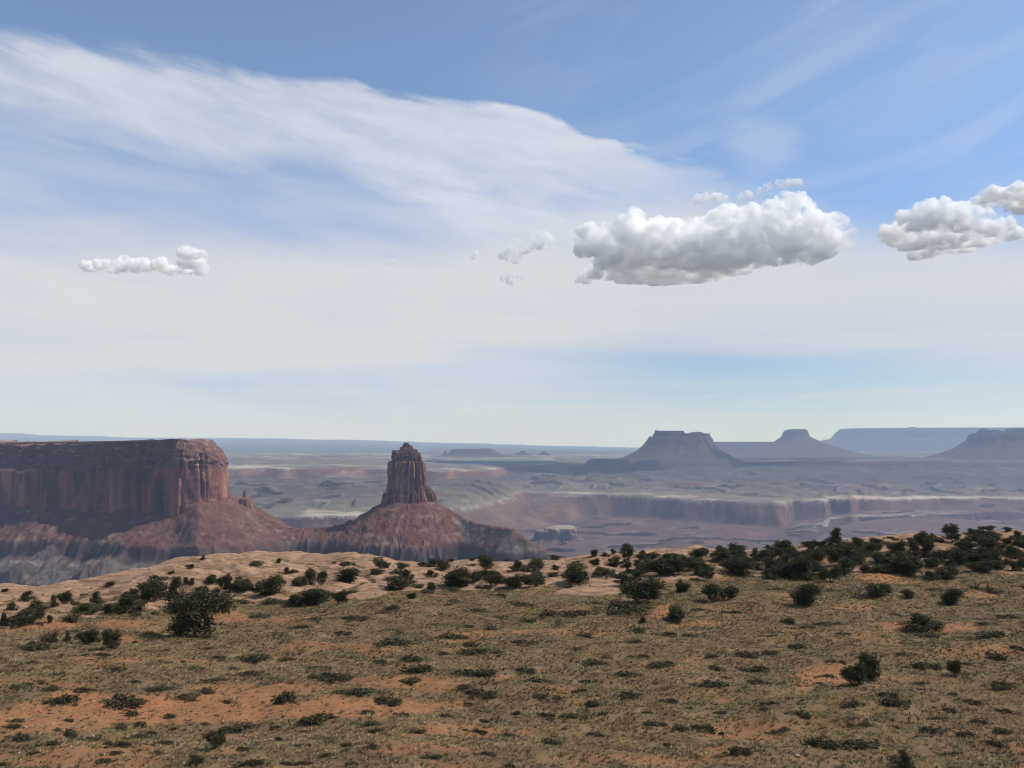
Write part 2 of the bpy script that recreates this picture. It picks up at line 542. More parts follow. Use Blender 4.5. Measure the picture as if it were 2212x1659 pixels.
dirt = t.mix(t.mr(n1, 0.35, 0.65), (0.115, 0.076, 0.045), (0.20, 0.128, 0.075))
dirt = t.mix(t.mr(n2, 0.45, 0.65, 0.0, 0.6), dirt, (0.072, 0.056, 0.034))
sandc = t.mix(t.mr(n2, 0.35, 0.7), (0.20, 0.09, 0.044), (0.36, 0.168, 0.083))
c = t.mix(so, dirt, sandc)
c = t.mix(t.mr(t.m('ADD', ro, t.m('MULTIPLY', t.m('SUBTRACT', n2, 0.5), 0.5)), 0.3, 0.6), c, rockc)
vo = t.n('ShaderNodeTexVoronoi', feature='DISTANCE_TO_EDGE')
mpv = t.n('ShaderNodeMapping')
mpv.inputs['Scale'].default_value = (0.16, 0.30, 0.5)
wpn = t.n('ShaderNodeVectorMath', operation='ADD')
t.put(wpn.inputs[0], tc.outputs['Object'])
wsc = t.n('ShaderNodeVectorMath', operation='SCALE')
nz = t.n('ShaderNodeTexNoise')
nz.inputs['Scale'].default_value = 0.35
t.put(nz.inputs['Vector'], tc.outputs['Object'])
t.put(wsc.inputs[0], nz.outputs['Color'])
wsc.inputs['Scale'].default_value = 5.0
t.put(wpn.inputs[1], wsc.outputs[0])
t.put(mpv.inputs[0], wpn.outputs[0])
t.put(vo.inputs['Vector'], mpv.outputs[0])
joint = t.m('MULTIPLY', t.mr(vo.outputs['Distance'], 0.035, 0.008), t.mr(n1, 0.45, 0.6))
c = t.mix(t.m('MULTIPLY', joint, t.mr(ro, 0.4, 0.7, 0.0, 0.75)), c, (0.085, 0.056, 0.042))
bp = t.n('ShaderNodeBump')
bp.inputs['Strength'].default_value = 0.7
bp.inputs['Distance'].default_value = 0.16
t.put(bp.inputs['Height'], t.m('ADD', n3, t.m('MULTIPLY', n2, 0.4)))
bs = t.n('ShaderNodeBsdfPrincipled')
t.put(bs.inputs['Base Color'], c)
t.put(bs.inputs['Normal'], bp.outputs[0])
bs.inputs['Roughness'].default_value = 0.95
bs.inputs['Specular IOR Level'].default_value = 0.08
o = t.n('ShaderNodeOutputMaterial')
t.t.links.new(bs.outputs[0], o.inputs[0])
obj('ground', mesh('ground', np.stack([XX, DD, ZZ], -1).reshape(-1, 3), grid_faces(len(ds), len(us_)), m, None, True, {'rock': rk, 'sand': sd}),
    kind='structure', label='grassy meadow with orange sand ending in tan slickrock domes at the canyon rim', category='ground')

# ------------------------------------------------------------------ the canyon: terraces given as (photo row, distance) per photo column
TAB = {
    500: [(1330, 2700), (1260, 3400), (1240, 3600), (1200, 4290), (1115, 4380), (1081, 4950), (1056, 5500), (1041, 6400), (1037, 6980), (1011, 7100), (993, 7800), (978, 14500)],
    700: [(1330, 2700), (1260, 3400), (1240, 3600), (1200, 4290), (1115, 4380), (1081, 4950), (1056, 5500), (1041, 6400), (1037, 6980), (1010, 7100), (992, 7900), (978, 14500)],
    820: [(1330, 2700), (1250, 3500), (1230, 3700), (1190, 4400), (1110, 4500), (1081, 5000), (1056, 5500), (1041, 6400), (1037, 6950), (1012, 7100), (996, 7900), (979, 14500)],
    1000: [(1300, 3000), (1225, 3800), (1200, 4050), (1150, 5020), (1098, 5150), (1078, 5400), (1057, 5700), (1045, 6300), (1040, 6700), (1018, 6850), (1003, 7600), (984, 14000)],
    1150: [(1290, 3200), (1200, 4200), (1170, 4800), (1138, 5600), (1060, 6700), (1049, 7000), (1037, 7300), (1027, 7800), (1018, 8300), (1005, 8600), (996, 9500), (983, 14500)],
    1300: [(1290, 3100), (1190, 4300), (1150, 5200), (1117, 6080), (1069, 6200), (1050, 7000), (1035, 7700), (1022, 8300), (1012, 8800), (1000, 9200), (991, 10000), (980, 15000)],
    1500: [(1290, 3100), (1185, 4400), (1150, 5200), (1124, 5940), (1074, 6030), (1052, 6900), (1038, 7500), (1022, 8000), (1010, 8400), (998, 8700), (992, 9500), (984, 14500)],
    1700: [(1280, 3200), (1170, 4700), (1150, 5200), (1132, 5850), (1081, 5940), (1060, 6600), (1040, 7400), (1022, 8000), (1010, 8500), (997, 8800), (990, 9600), (983, 14500)],
    1850: [(1270, 3300), (1136, 5750), (1115, 5830), (1105, 6190), (1075, 6280), (1060, 6700), (1042, 7400), (1022, 8000), (1010, 8500), (996, 8700), (990, 9600), (983, 14500)],
    2000: [(1270, 3300), (1134, 5700), (1110, 5790), (1098, 6250), (1076, 6340), (1060, 6800), (1044, 7400), (1024, 8000), (1010, 8500), (996, 8700), (990, 9600), (983, 14500)],
    2212: [(1270, 3300), (1122, 5900), (1106, 5980), (1088, 6410), (1074, 6500), (1062, 6900), (1046, 7500), (1026, 8000), (1012, 8500), (998, 8700), (990, 9600), (983, 14500)],
}
PLX = [-1500, 0, 40, 100, 130, 250, 500, 640, 800, 950, 1100, 1250, 1400, 1800, 2212, 3300]
PLY = [930, 937, 935, 941, 940, 945, 946, 948, 951, 956, 961, 964, 968, 968, 966, 966]
cols = sorted(TAB)
nL = 12


def canyon_col(u):
    """distance and height of each terrace edge for photo columns u (array)"""
    dk, zk = [], []
    for kx in range(nL):
        yy = np.interp(u, cols, [TAB[c_][kx][0] for c_ in cols])
        dd = np.interp(u, cols, [TAB[c_][kx][1] for c_ in cols])
        dk.append(dd)
        zk.append(CZ - (yy - HY) * dd / F)
    py = np.interp(u, PLX, PLY)
    dk.append(np.full_like(u, 31000.))
    zk.append(CZ - (py - HY) * 31000 / F)
    dk.append(np.full_like(u, 34500.))
    zk.append(zk[-1] - 30)
    return np.array(dk), np.array(zk)


NU = 1300
u1 = np.linspace(-900, 3150, NU)
v1 = 1 / np.linspace(1 / 150., 1 / 2600., 60)[:-1]
v2 = 1 / np.linspace(1 / 2600., 1 / 34500., 720)
dd1 = np.concatenate([v1, v2])
DD, UU = np.meshgrid(dd1, u1, indexing='ij')
XX = (UU - 1106) / F * DD
# warp the lookup so that the cliff lines run in and out in coves and points
warp = 0.030 * fbm(XX / 1500, DD / 1500, 3, 71) + 0.010 * ridged(XX / 1100, DD / 1100, 2, 75) - 0.004 + 0.003 * fbm(XX / 160, DD / 260, 3, 77)
uw = UU + 90 * fbm(XX / 1700, DD / 1700, 2, 79)
dw = DD * (1 + warp * sst(2500, 4000, DD) * (1 - sst(15000, 20000, DD)))
HEAD = [1100, 1692, 1772, 1834, 1956, 2094, 2230, 2520, 3200]
HAMP = [260, 170, 240, 120, 90, 150, 120, 150]
un = UU + 16 * fbm(XX / 200, DD / 200, 4, 72)
saw = np.zeros_like(DD)
for h0, h1, amp_ in zip(HEAD[:-1], HEAD[1:], HAMP):
    f_ = (un - h0) / (h1 - h0)
    jump = 15.0 / (h1 - h0)
    v_ = np.where(f_ < jump, -0.5 + f_ / jump, 0.5 - (f_ - jump) / (1 - jump))
    saw += np.where((f_ >= 0) & (f_ < 1), amp_ * v_, 0)
dw = dw - saw * sst(4900, 5500, DD) * (1 - sst(6700, 7600, DD)) * sst(1150, 1300, un)
dk, zk = canyon_col(u1)
LV = np.zeros_like(DD)
ZZ = np.zeros_like(DD)
# terrace tables on a fine column axis, then looked up per point
ua = np.linspace(-1200, 3400, 900)
DKa, ZKa = canyon_col(ua)
ci = np.clip((uw + 1200) / 4600 * 899, 0, 898.999)
c0i = ci.astype(int)
cf = ci - c0i
prevd = prevz = None
ZZ[:] = ZKa[0][c0i]
for kx in range(len(DKa)):
    d_k = DKa[kx][c0i] * (1 - cf) + DKa[kx][c0i + 1] * cf
    z_k = ZKa[kx][c0i] * (1 - cf) + ZKa[kx][c0i + 1] * cf
    if kx:
        t_ = np.clip((dw - prevd) / (d_k - prevd), 0, 1)
        sel = dw >= prevd
        ZZ = np.where(sel, prevz * (1 - t_) + z_k * t_, ZZ)
        LV = np.where(sel, kx - 1 + t_, LV)
    prevd, prevz = d_k, z_k
ZZ = ZZ + np.where((LV > 0.2) & (LV < 3), 13 * np.round(2.4 * fbm(XX / 900, DD / 700, 4, 86)) * sst(3, 2.7, LV), 0)
qa = np.where(LV > 4, 1.6 * fbm(XX / 500, DD / 800, 3, 89), 2.4 * fbm(XX / 900, DD / 700, 4, 86))
qa = np.where(LV > 4, 1.6 * fbm(XX / 500, DD / 800, 3, 89) * 1.0, qa)
TER = np.abs(qa - np.round(qa))
TSG = qa - np.round(qa)
cliff = ((LV > 3) & (LV < 4)) | ((LV > 8) & (LV < 9))
rough_ = 14 * fbm(XX / 420, DD / 420, 5, 81) + 7 * ridged(XX / 170, DD / 220, 3, 85) * (LV < 9)
rough_ += np.where((LV > 4.5) & (LV < 8), 26 * ridged(XX / 500, DD / 700, 4, 88) + 16 * np.round(1.6 * fbm(XX / 500, DD / 800, 3, 89)), 0)
ZZ = ZZ + rough_ * sst(2000, 3000, DD) * np.where(cliff, 0.4, 1.0) * np.where(LV > 11, 0.7, 1)
# colour of the beds, with sun and shade put into some of them
lv = LV.ravel()
x_, y_ = XX.ravel(), DD.ravel()
n = fbm(x_ / 600, y_ / 900, 5, 91)
n2 = 1.2 * fbm3(x_ / 150, y_ / 260, ZZ.ravel() / 45, 4, 95)
ns = fbm(x_ / 900, y_ / 160, 4, 97)
col = np.tile(np.array([0.215, 0.128, 0.105]), (len(lv), 1))
col = lerp3(col, [0.30, 0.20, 0.16], sst(0.0, 0.5, n2) * 0.6)
ux = x_ / y_ * F + 1106
pale = np.array([0.60, 0.52, 0.42])
olive = np.array([0.235, 0.20, 0.145])
redc = np.array([0.22, 0.118, 0.085])
col[(lv >= 3) & (lv < 4)] = redc
gul = sst(0.15, 0.5, ridged(x_ / 240, y_ / 500, 3, 99))
col = np.where(((lv >= 3) & (lv < 4))[:, None], lerp3(col, [0.40, 0.25, 0.18], gul * 0.4), col)  # lighter streaks: sunlit gully walls put into the cliff colour
col = np.where(((lv >= 3.86) & (lv < 4))[:, None], lerp3(np.tile(redc, (len(lv), 1)), pale * 0.75, sst(-0.25, 0.15, fbm(x_ / 300, y_ / 300, 4, 198))), col)
lowb = (lv >= 2.0) & (lv < 2.45) & (ux > 1735 + 40 * n)
col = np.where(((lv >= 1.0) & (lv < 2.0) & (ux > 1720))[:, None], [0.13, 0.08, 0.07], col)
col = np.where(lowb[:, None], lerp3(col, pale * 0.85, sst(0.0, 0.30, ns + 0.6 * n2 + 0.3 * n)), col)
b = (lv >= 4) & (lv < 5)
pth = np.interp(ux, [480, 640, 670, 770, 800, 1000, 1250, 1680, 1750, 2212], [0.02, 0.06, 0.42, 0.42, 0.05, 0.03, 0.05, 0.10, 0.34, 0.42])
pw = sst(pth + 0.12, np.maximum(pth - 0.3, -0.1), (lv - 4) + 0.42 * ns + 0.30 * fbm(x_ / 240, y_ / 240, 4, 197) + 0.1)
col = np.where(b[:, None], lerp3(np.tile(olive, (len(lv), 1)), pale, pw * 0.9), col)
b = (lv >= 5) & (lv < 8)
col = np.where(b[:, None], lerp3(lerp3(np.tile([0.205, 0.165, 0.13], (len(lv), 1)), [0.25, 0.165, 0.13], sst(0.0, 0.5, n)), [0.33, 0.28, 0.21], sst(0.05, 0.45, ns) * 0.8), col)
b = (lv >= 8) & (lv < 9)
col = np.where(b[:, None], lerp3(np.tile(redc, (len(lv), 1)), [0.50, 0.32, 0.22], sst(0.0, 0.4, n2) * np.interp(ux, [520, 600, 760, 850, 1100], [0.4, 0.9, 0.9, 0.5, 0.12])), col)  # orange by column: the sunlit stretch of cliff is put into the colour
b = (lv >= 9) & (lv < 10)
col = np.where(b[:, None], lerp3(np.tile(olive * 0.95, (len(lv), 1)), pale, sst(0.05, 0.35, ns) * sst(0.75, 0.1, lv - 9)), col)
b = (lv >= 10) & (lv < 11)
col = np.where(b[:, None], lerp3(np.tile([0.17, 0.15, 0.12], (len(lv), 1)), pale * 0.95, sst(0.12, 0.4, ns + 0.3 * n2) * 0.85), col)
b = lv >= 11
col = np.where(b[:, None], lerp3(np.tile([0.085, 0.095, 0.085], (len(lv), 1)), [0.22, 0.20, 0.17], sst(0.25, 0.5, ns) * sst(0.6, 0.1, lv - 11) * 0.6), col)
ter, tsg = TER.ravel(), TSG.ravel()
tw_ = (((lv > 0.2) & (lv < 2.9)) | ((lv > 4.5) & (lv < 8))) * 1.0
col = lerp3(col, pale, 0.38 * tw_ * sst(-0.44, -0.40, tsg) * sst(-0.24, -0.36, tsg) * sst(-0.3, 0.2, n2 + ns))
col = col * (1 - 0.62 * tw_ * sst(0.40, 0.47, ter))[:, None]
col = col * np.interp(lv, [0, 3, 3.95, 4, 4.6, 6, 8, 9, 10, 11, 12], [.40, .40, .40, .62, .46, .34, .34, .55, .58, .75, .9])[:, None]  # albedo lowered per layer: the canyon's cloud shade is put into it
col = col * (1 + 0.55 * fbm(x_ / 330, np.log(y_) * 70, 4, 191) + 0.30 * fbm(x_ / 90, np.log(y_) * 160, 3, 195))[:, None]
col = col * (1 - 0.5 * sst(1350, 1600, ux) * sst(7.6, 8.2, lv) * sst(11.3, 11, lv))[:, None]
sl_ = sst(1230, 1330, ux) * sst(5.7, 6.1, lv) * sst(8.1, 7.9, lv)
col = lerp3(col, np.array([0.052, 0.043, 0.040]) * (1 + 0.8 * np.maximum(n2, 0))[:, None], 0.75 * sl_)  # shaded slope below the shelf and its lit gullies, painted in
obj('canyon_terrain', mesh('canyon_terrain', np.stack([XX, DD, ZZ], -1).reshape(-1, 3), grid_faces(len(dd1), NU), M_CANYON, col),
    kind='structure', label='layered canyon country with pale rim ledges fading blue to a far plateau', category='terrain')

# ------------------------------------------------------------------ talus ridge carrying the mesa and the tower
MESA = [(-1100, 2900), (-760, 2560), (-420, 2340), (-150, 2185), (0, 2110), (90, 2085), (160, 2040), (250, 2015), (320, 1965), (368, 1925), (386, 1912), (414, 1922), (437, 1955), (452, 2005), (459, 2075), (462, 2160), (450, 2300), (380, 2440), (100, 2700), (-400, 3000)]
mesa_pts = np.array([[(x - 1106) / F * y, y] for x, y in MESA])
TW_Y = 2000.0
tw_c = P(885, 1088, TW_Y)
CREST = [(560, 1121, 2020), (600, 1141, 2005), (660, 1143, 1990), (713, 1140, 1985), (770, 1128, 1995), (830, 1100, 2000)]
CREST2 = [(940, 1090, 2000), (986, 1116, 1985), (1027, 1132, 1925), (1073, 1141, 1850), (1106, 1145, 1790), (1124, 1157, 1775), (1149, 1173, 1760), (1172, 1188, 1750), (1230, 1225, 1730)]


def seg_dist(px, py, pl, closed=False):
    """distance to a polyline, arc position, and value index"""
    n_ = len(pl)
    best = np.full(px.shape, 1e12)
    bs_ = np.zeros_like(px)
    bi = np.zeros_like(px)
    acc = 0
    for i in range(n_ if closed else n_ - 1):
        a, b2 = pl[i][:2], pl[(i + 1) % n_][:2]
        v = b2 - a
        L = math.hypot(*v)
        t_ = np.clip(((px - a[0]) * v[0] + (py - a[1]) * v[1]) / (L * L), 0, 1)
        d2 = (px - a[0] - t_ * v[0]) ** 2 + (py - a[1] - t_ * v[1]) ** 2
        k_ = d2 < best
        best = np.where(k_, d2, best)
        bs_ = np.where(k_, acc + t_ * L, bs_)
        bi = np.where(k_, i + t_, bi)
        acc += L
    return np.sqrt(best), bs_, bi


def inside(px, py, pl):
    r_ = np.zeros(px.shape, bool)
    n_ = len(pl)
    for i in range(n_):
        (x1, y1), (x2, y2) = pl[i], pl[(i + 1) % n_]
        if y1 == y2:
            continue
        c_ = ((y1 > py) != (y2 > py)) & (px < (x2 - x1) * (py - y1) / (y2 - y1) + x1)
        r_ ^= c_
    return r_


u2 = np.linspace(-560, 1290, 1230)
d2_ = np.concatenate([np.linspace(1180, 1500, 60)[:-1], np.linspace(1500, 2130, 215)[:-1], np.linspace(2130, 2800, 70)])
DD, UU = np.meshgrid(d2_, u2, indexing='ij')
XX = (UU - 1106) / F * DD
x_, y_ = XX.ravel(), DD.ravel()
wob = 9 * fbm(x_ / 60, y_ / 60, 3, 101)
dm, sm, _ = seg_dist(x_, y_, mesa_pts, True)
ins = inside(x_, y_, mesa_pts)
dm = np.where(ins, 0, dm)
us2 = x_ / y_ * F + 1106
prw = sst(375, 440, us2)
dm = np.maximum(dm - 44 * prw, 0)
zc_m = -142 + 22 * prw
smw = sm + 30 * fbm(x_ / 70, y_ / 70, 3, 104)
gul_m = ridged(smw / 85, dm / 260, 3, 103)
zm = zc_m - 0.63 * np.maximum(dm - 6, 0) + (8 * gul_m + 2.5 * ridged(smw / 26, dm / 90, 2, 105)) * sst(0, 90, dm)
ang = np.arctan2(y_ - tw_c[1], x_ - tw_c[0])
anw = ang + 0.35 * fbm(x_ / 55, y_ / 55, 3, 106)
dt = np.maximum(np.hypot((x_ - tw_c[0]) / 1.0, (y_ - tw_c[1]) / 0.85) - 60, 0)
zt = -126 - (0.74 * dt - 0.00055 * np.minimum(dt, 330) ** 2) + (8 * ridged(anw * 3.2, dt / 200, 3, 107) + 2.5 * ridged(anw * 9, dt / 80, 2, 109)) * sst(0, 70, dt)


def crest(pl, slope, sd_, gulw):
    w3 = np.array([P(*p_) for p_ in pl])
    d_, s_, i_ = seg_dist(x_, y_, w3)
    zc = np.interp(i_, np.arange(len(pl)), w3[:, 2])
    return zc - slope * np.maximum(d_ - 5, 0) + gulw * ridged(s_ / 45, d_ / 300, 3, sd_) * sst(0, 70, d_), d_, i_


z1, _, _ = crest(CREST, 0.60, 111, 9)
z2, dB, iB = crest(CREST2, 1.0, 113, 7)
bench_top = (z2 > np.maximum(np.maximum(zm, zt), z1))
v = np.maximum(np.maximum(zm, zt), np.maximum(z1, z2))
kk_ = 8.0
v = np.log(np.exp((zm - v) / kk_) + np.exp((zt - v) / kk_) + np.exp((z1 - v) / kk_) + np.exp((z2 - v) / kk_)) * kk_ + v
v = v + 0.5 * wob
# ledges of harder grey beds lower down
e1 = -214 + 10 * fbm(x_ / 140, y_ / 140, 3, 115)
e2 = e1 - 62 + 10 * fbm(x_ / 100, y_ / 100, 3, 117)
led = sst(-0.55, -0.15, fbm(x_ / 160, y_ / 160, 3, 119))
z = v - 24 * led * sst(0, -10, v - e1) - 26 * sst(0, -14, v - e2)
z = z + 2.6 * fbm(x_ / 14, y_ / 14, 4, 121) + 10 * np.maximum(fbm(x_ / 15, y_ / 15, 2, 123) - 0.22, 0) * sst(-0.2, 0.3, fbm(x_ / 80, y_ / 80, 2, 124))
n = fbm3(x_ / 90, y_ / 90, z / 70, 4, 125)
n2 = 1.3 * fbm3(x_ / 22, y_ / 26, z / 14, 4, 127)
red = lerp3(np.tile([0.245, 0.118, 0.092], (len(x_), 1)), [0.30, 0.175, 0.14], sst(0.0, 0.5, n2))
red = lerp3(red, [0.185, 0.092, 0.075], sst(0.05, 0.45, n) * 0.7)
grey = lerp3(np.tile([0.205, 0.165, 0.145], (len(x_), 1)), [0.27, 0.245, 0.22], sst(0.1, 0.6, n2 + 0.4 * n))
grey = lerp3(grey, [0.21, 0.12, 0.10], sst(0.1, 0.4, -n + 0.3 * n2) * 0.8)
grey = grey * (1 + 0.45 * fbm(x_ / 260, z / 7.5, 3, 129))[:, None]
red = red * (1 + 0.30 * fbm(x_ / 50, y_ / 50, 4, 130))[:, None]
gw = sst(6, -16, v - e1 + 26 * n)
gw = np.maximum(gw, 0.9 * sst(940, 1010, x_ / y_ * F + 1106) * sst(3, 9, dB) * (z2 > zt))
col = lerp3(red, grey, gw)
bl = sst(0.42, 0.6, n2)
col = lerp3(col, [0.42, 0.31, 0.25], bl * 0.6)
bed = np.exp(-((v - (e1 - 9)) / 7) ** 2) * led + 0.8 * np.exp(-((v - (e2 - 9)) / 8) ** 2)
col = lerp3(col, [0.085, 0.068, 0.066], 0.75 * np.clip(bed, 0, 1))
col = col * 0.46
spur = ridged(smw / 150, dm / 500, 2, 161) * 24 * sst(70, 220, dm) * sst(700, 300, us2)
z = z + spur + 5 * (ridged(x_ / 38, y_ / 38, 3, 163) - 0.2) * sst(0, 40, np.minimum(dm, dt))
V3 = np.stack([x_, y_, z], -1)
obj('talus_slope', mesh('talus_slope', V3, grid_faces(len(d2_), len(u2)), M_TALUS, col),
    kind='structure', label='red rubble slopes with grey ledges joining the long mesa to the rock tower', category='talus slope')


# ------------------------------------------------------------------ the long mesa
def resample(pl, step):
    pl = np.vstack([pl, pl[:1]])
    seg = np.hypot(*np.diff(pl, axis=0).T)
    acc = np.concatenate([[0], np.cumsum(seg)])
    s_ = np.arange(0, acc[-1], step)
    return np.stack([np.interp(s_, acc, pl[:, 0]), np.interp(s_, acc, pl[:, 1])], -1), s_


pl, s_ = resample(mesa_pts, 2.0)
# round the corners a little
for _ in range(6):
    pl = (np.roll(pl, 1, 0) + pl * 2 + np.roll(pl, -1, 0)) / 4
tn = np.roll(pl, -3, 0) - np.roll(pl, 3, 0)
tn /= np.hypot(*tn.T)[:, None] + 1e-9
nrm = np.stack([tn[:, 1], -tn[:, 0]], -1)
cen = pl.mean(0)
if ((pl - cen) * nrm).sum() < 0:
    nrm = -nrm
pu = 1106 + F * pl[:, 0] / pl[:, 1]
ytop = np.interp(pu, [-1100, -400, -100, 0, 40, 52, 60, 72, 95, 135, 180, 258, 340, 385, 440, 458, 470, 486, 497, 505], [990, 972, 965, 962, 961, 969, 968, 961, 963, 962, 959, 954, 950, 949, 949, 951, 956, 962, 964, 966])
back = pl[:, 1] > 2260
ztop = CZ - (ytop - HY) * pl[:, 1] / F
ztop = np.where(back, 20, ztop)
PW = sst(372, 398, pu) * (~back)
CRK = np.zeros_like(s_)
BUT = np.zeros_like(s_)
front = pl[:, 1] < 2240
for cu, dp_, wd_ in ((388, 9, 5), (399, 13, 5), (411, 8, 4), (420, 16, 6), (429, 9, 4), (436, 15, 5), (443, 10, 4), (449, 14, 5), (454, 10, 5), (458, 12, 6)):
    ii = np.nonzero(front & (pu > 300))[0]
    i0 = ii[np.argmin(np.abs(pu[ii] - cu) + 0.002 * pl[ii, 1])]
    CRK = np.maximum(CRK, dp_ * np.exp(-((s_ - s_[i0]) / wd_) ** 2))
for cu, dp_, wd_ in ((128, 9, 16), (205, 12, 14), (262, 9, 10), (312, 15, 9), (331, 8, 6), (347, 12, 6), (362, 19, 9), (377, 10, 6)):
    ii = np.nonzero(front & (pl[:, 1] < 2200))[0]
    i0 = ii[np.argmin(np.abs(pu[ii] - cu))]
    BUT = BUT + dp_ * np.exp(-np.abs((s_ - s_[i0]) / wd_) ** 3)
lev = np.concatenate([np.linspace(0, 0.32, 34)[:-1], np.linspace(0.32, 1.0, 60)])
VV, CC = [], []
zb = -190.0
for t_ in lev:
    z = ztop + (zb - ztop) * t_
    zz = z
    # outward profile: ledgy cap, then a sheer wall that flares to its foot
    led_ = np.floor(t_ / 0.05 + 0.35 * noise2(s_ / 70, s_ * 0 + 3.5, 131)) * 0.05
    led_ = 0.5 * led_ + 0.5 * t_
    off = np.where(t_ < 0.32, 30 * np.minimum(led_, 0.3), 30 * 0.3 + 6 * (t_ - 0.32) + 16 * max(0, t_ - 0.75))
    off = off * (1 - PW) + PW * np.interp(t_ + 0.03 * noise2(s_ / 25, s_ * 0 + 8.5, 132), [0, 0.05, 0.13, 0.23, 0.45, 0.8, 1], [0, 4, 17, 30, 36, 43, 52])
    dv = 9.0 * fbm(s_ / 95, zz / 420, 3, 133)
    dv += (4.5 + 6.0 * PW) * (ridged(s_ / (46 - 14 * PW), zz / 260 + 0.4 * noise2(s_ / 60, zz / 90, 134), 3, 137) - 0.2)
    crack = np.maximum(0, 1 - np.abs(noise2(s_ / (30 - 13 * PW) + 0.5 * noise2(s_ / 40, zz / 60, 140), zz / 260, 139)) * 5)
    dv -= (6.0 + 5.0 * PW) * crack * sst(0.12, 0.36, t_)
    dv += BUT * (0.25 + 0.75 * sst(0.05, 0.35, t_ + 0.25 * noise2(s_ / 22, s_ * 0 + 2.5, 136)))
    dv -= CRK * sst(0.10, 0.3, t_ + 0.12 * noise2(s_ / 15, s_ * 0 + .5, 138)) * (1 - 0.35 * sst(0.8, 1, t_))
    dv += 2.2 * fbm(s_ / 12, zz / 12, 4, 141) * (1.7 if t_ < 0.32 else 1.1)
    dv *= 0.35 + 0.65 * sst(0, 0.12, t_)
    dv += 3.0 * np.round(1.5 * noise2(s_ / 16, zz / 9, 143)) * float(sst(0.36, 0.28, t_)) * sst(0, 0.05, t_)
    ps = pl + nrm * (off + dv)[:, None]
    bump = 0
    if t_ == 0:
        bump = 5.0 * np.maximum(0, np.round(2.4 * noise2(s_ / 11, s_ * 0 + .5, 145))) * (pu < 190) + 1.6 * np.round(1.5 * noise2(s_ / 16, s_ * 0 + 5.5, 146))
    VV.append(np.stack([ps[:, 0], ps[:, 1], zz + bump], -1))
    st = noise2(s_ / 60, zz / 130, 147) + 0.5 * noise2(s_ / 13, zz / 160, 148)
    hz = 0.6 * noise2(s_ / 60, zz / 7.0, 149) + 0.6 * fbm(s_ / 22, zz / 14, 3, 151)
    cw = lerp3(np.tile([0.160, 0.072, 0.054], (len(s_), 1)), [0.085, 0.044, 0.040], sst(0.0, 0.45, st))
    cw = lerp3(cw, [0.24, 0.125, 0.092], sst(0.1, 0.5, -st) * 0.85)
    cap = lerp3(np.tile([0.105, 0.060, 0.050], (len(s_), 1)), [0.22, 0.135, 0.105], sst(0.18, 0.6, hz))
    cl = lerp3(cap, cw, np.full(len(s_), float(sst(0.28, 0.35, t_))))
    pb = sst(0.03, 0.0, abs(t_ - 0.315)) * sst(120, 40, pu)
    cl = lerp3(cl, [0.36, 0.25, 0.18], pb * 0.8) * (1 + 0.30 * PW)[:, None]  # prow lightened against the wall: its sunlight is put into the colour
    CC.append(cl)
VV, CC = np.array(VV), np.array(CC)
ns_ = len(s_)
Fm = grid_faces(len(lev), ns_, True)
# cap: rings shrinking to the middle
ring, rc, rf = [VV.reshape(-1, 3)], [CC.reshape(-1, 3)], [Fm]
basei = len(lev) * ns_
prev0 = 0
for j, q_ in enumerate((0.97, 0.85, 0.5, 0.02)):
    rp = np.empty((ns_, 3))
    rp[:, :2] = cen + (VV[0][:, :2] - cen) * q_
    rp[:, 2] = VV[0][:, 2] - 14 * (1 - q_) ** 0.5 + 1.5 * fbm(rp[:, 0] / 40, rp[:, 1] / 40, 2, 150)
    ring.append(rp)
    rc.append(np.tile([0.27, 0.17, 0.12], (ns_, 1)))
    i_ = np.arange(ns_)
    i2 = (i_ + 1) % ns_
    cur = basei + j * ns_
    rf.append(np.stack([prev0 + i2, prev0 + i_, cur + i_, cur + i2], -1))
    prev0 = cur
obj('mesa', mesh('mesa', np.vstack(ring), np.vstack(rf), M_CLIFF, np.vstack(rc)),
    kind='structure', label='long flat red sandstone mesa with sheer shadowed wall and fluted sunlit prow', category='mesa')


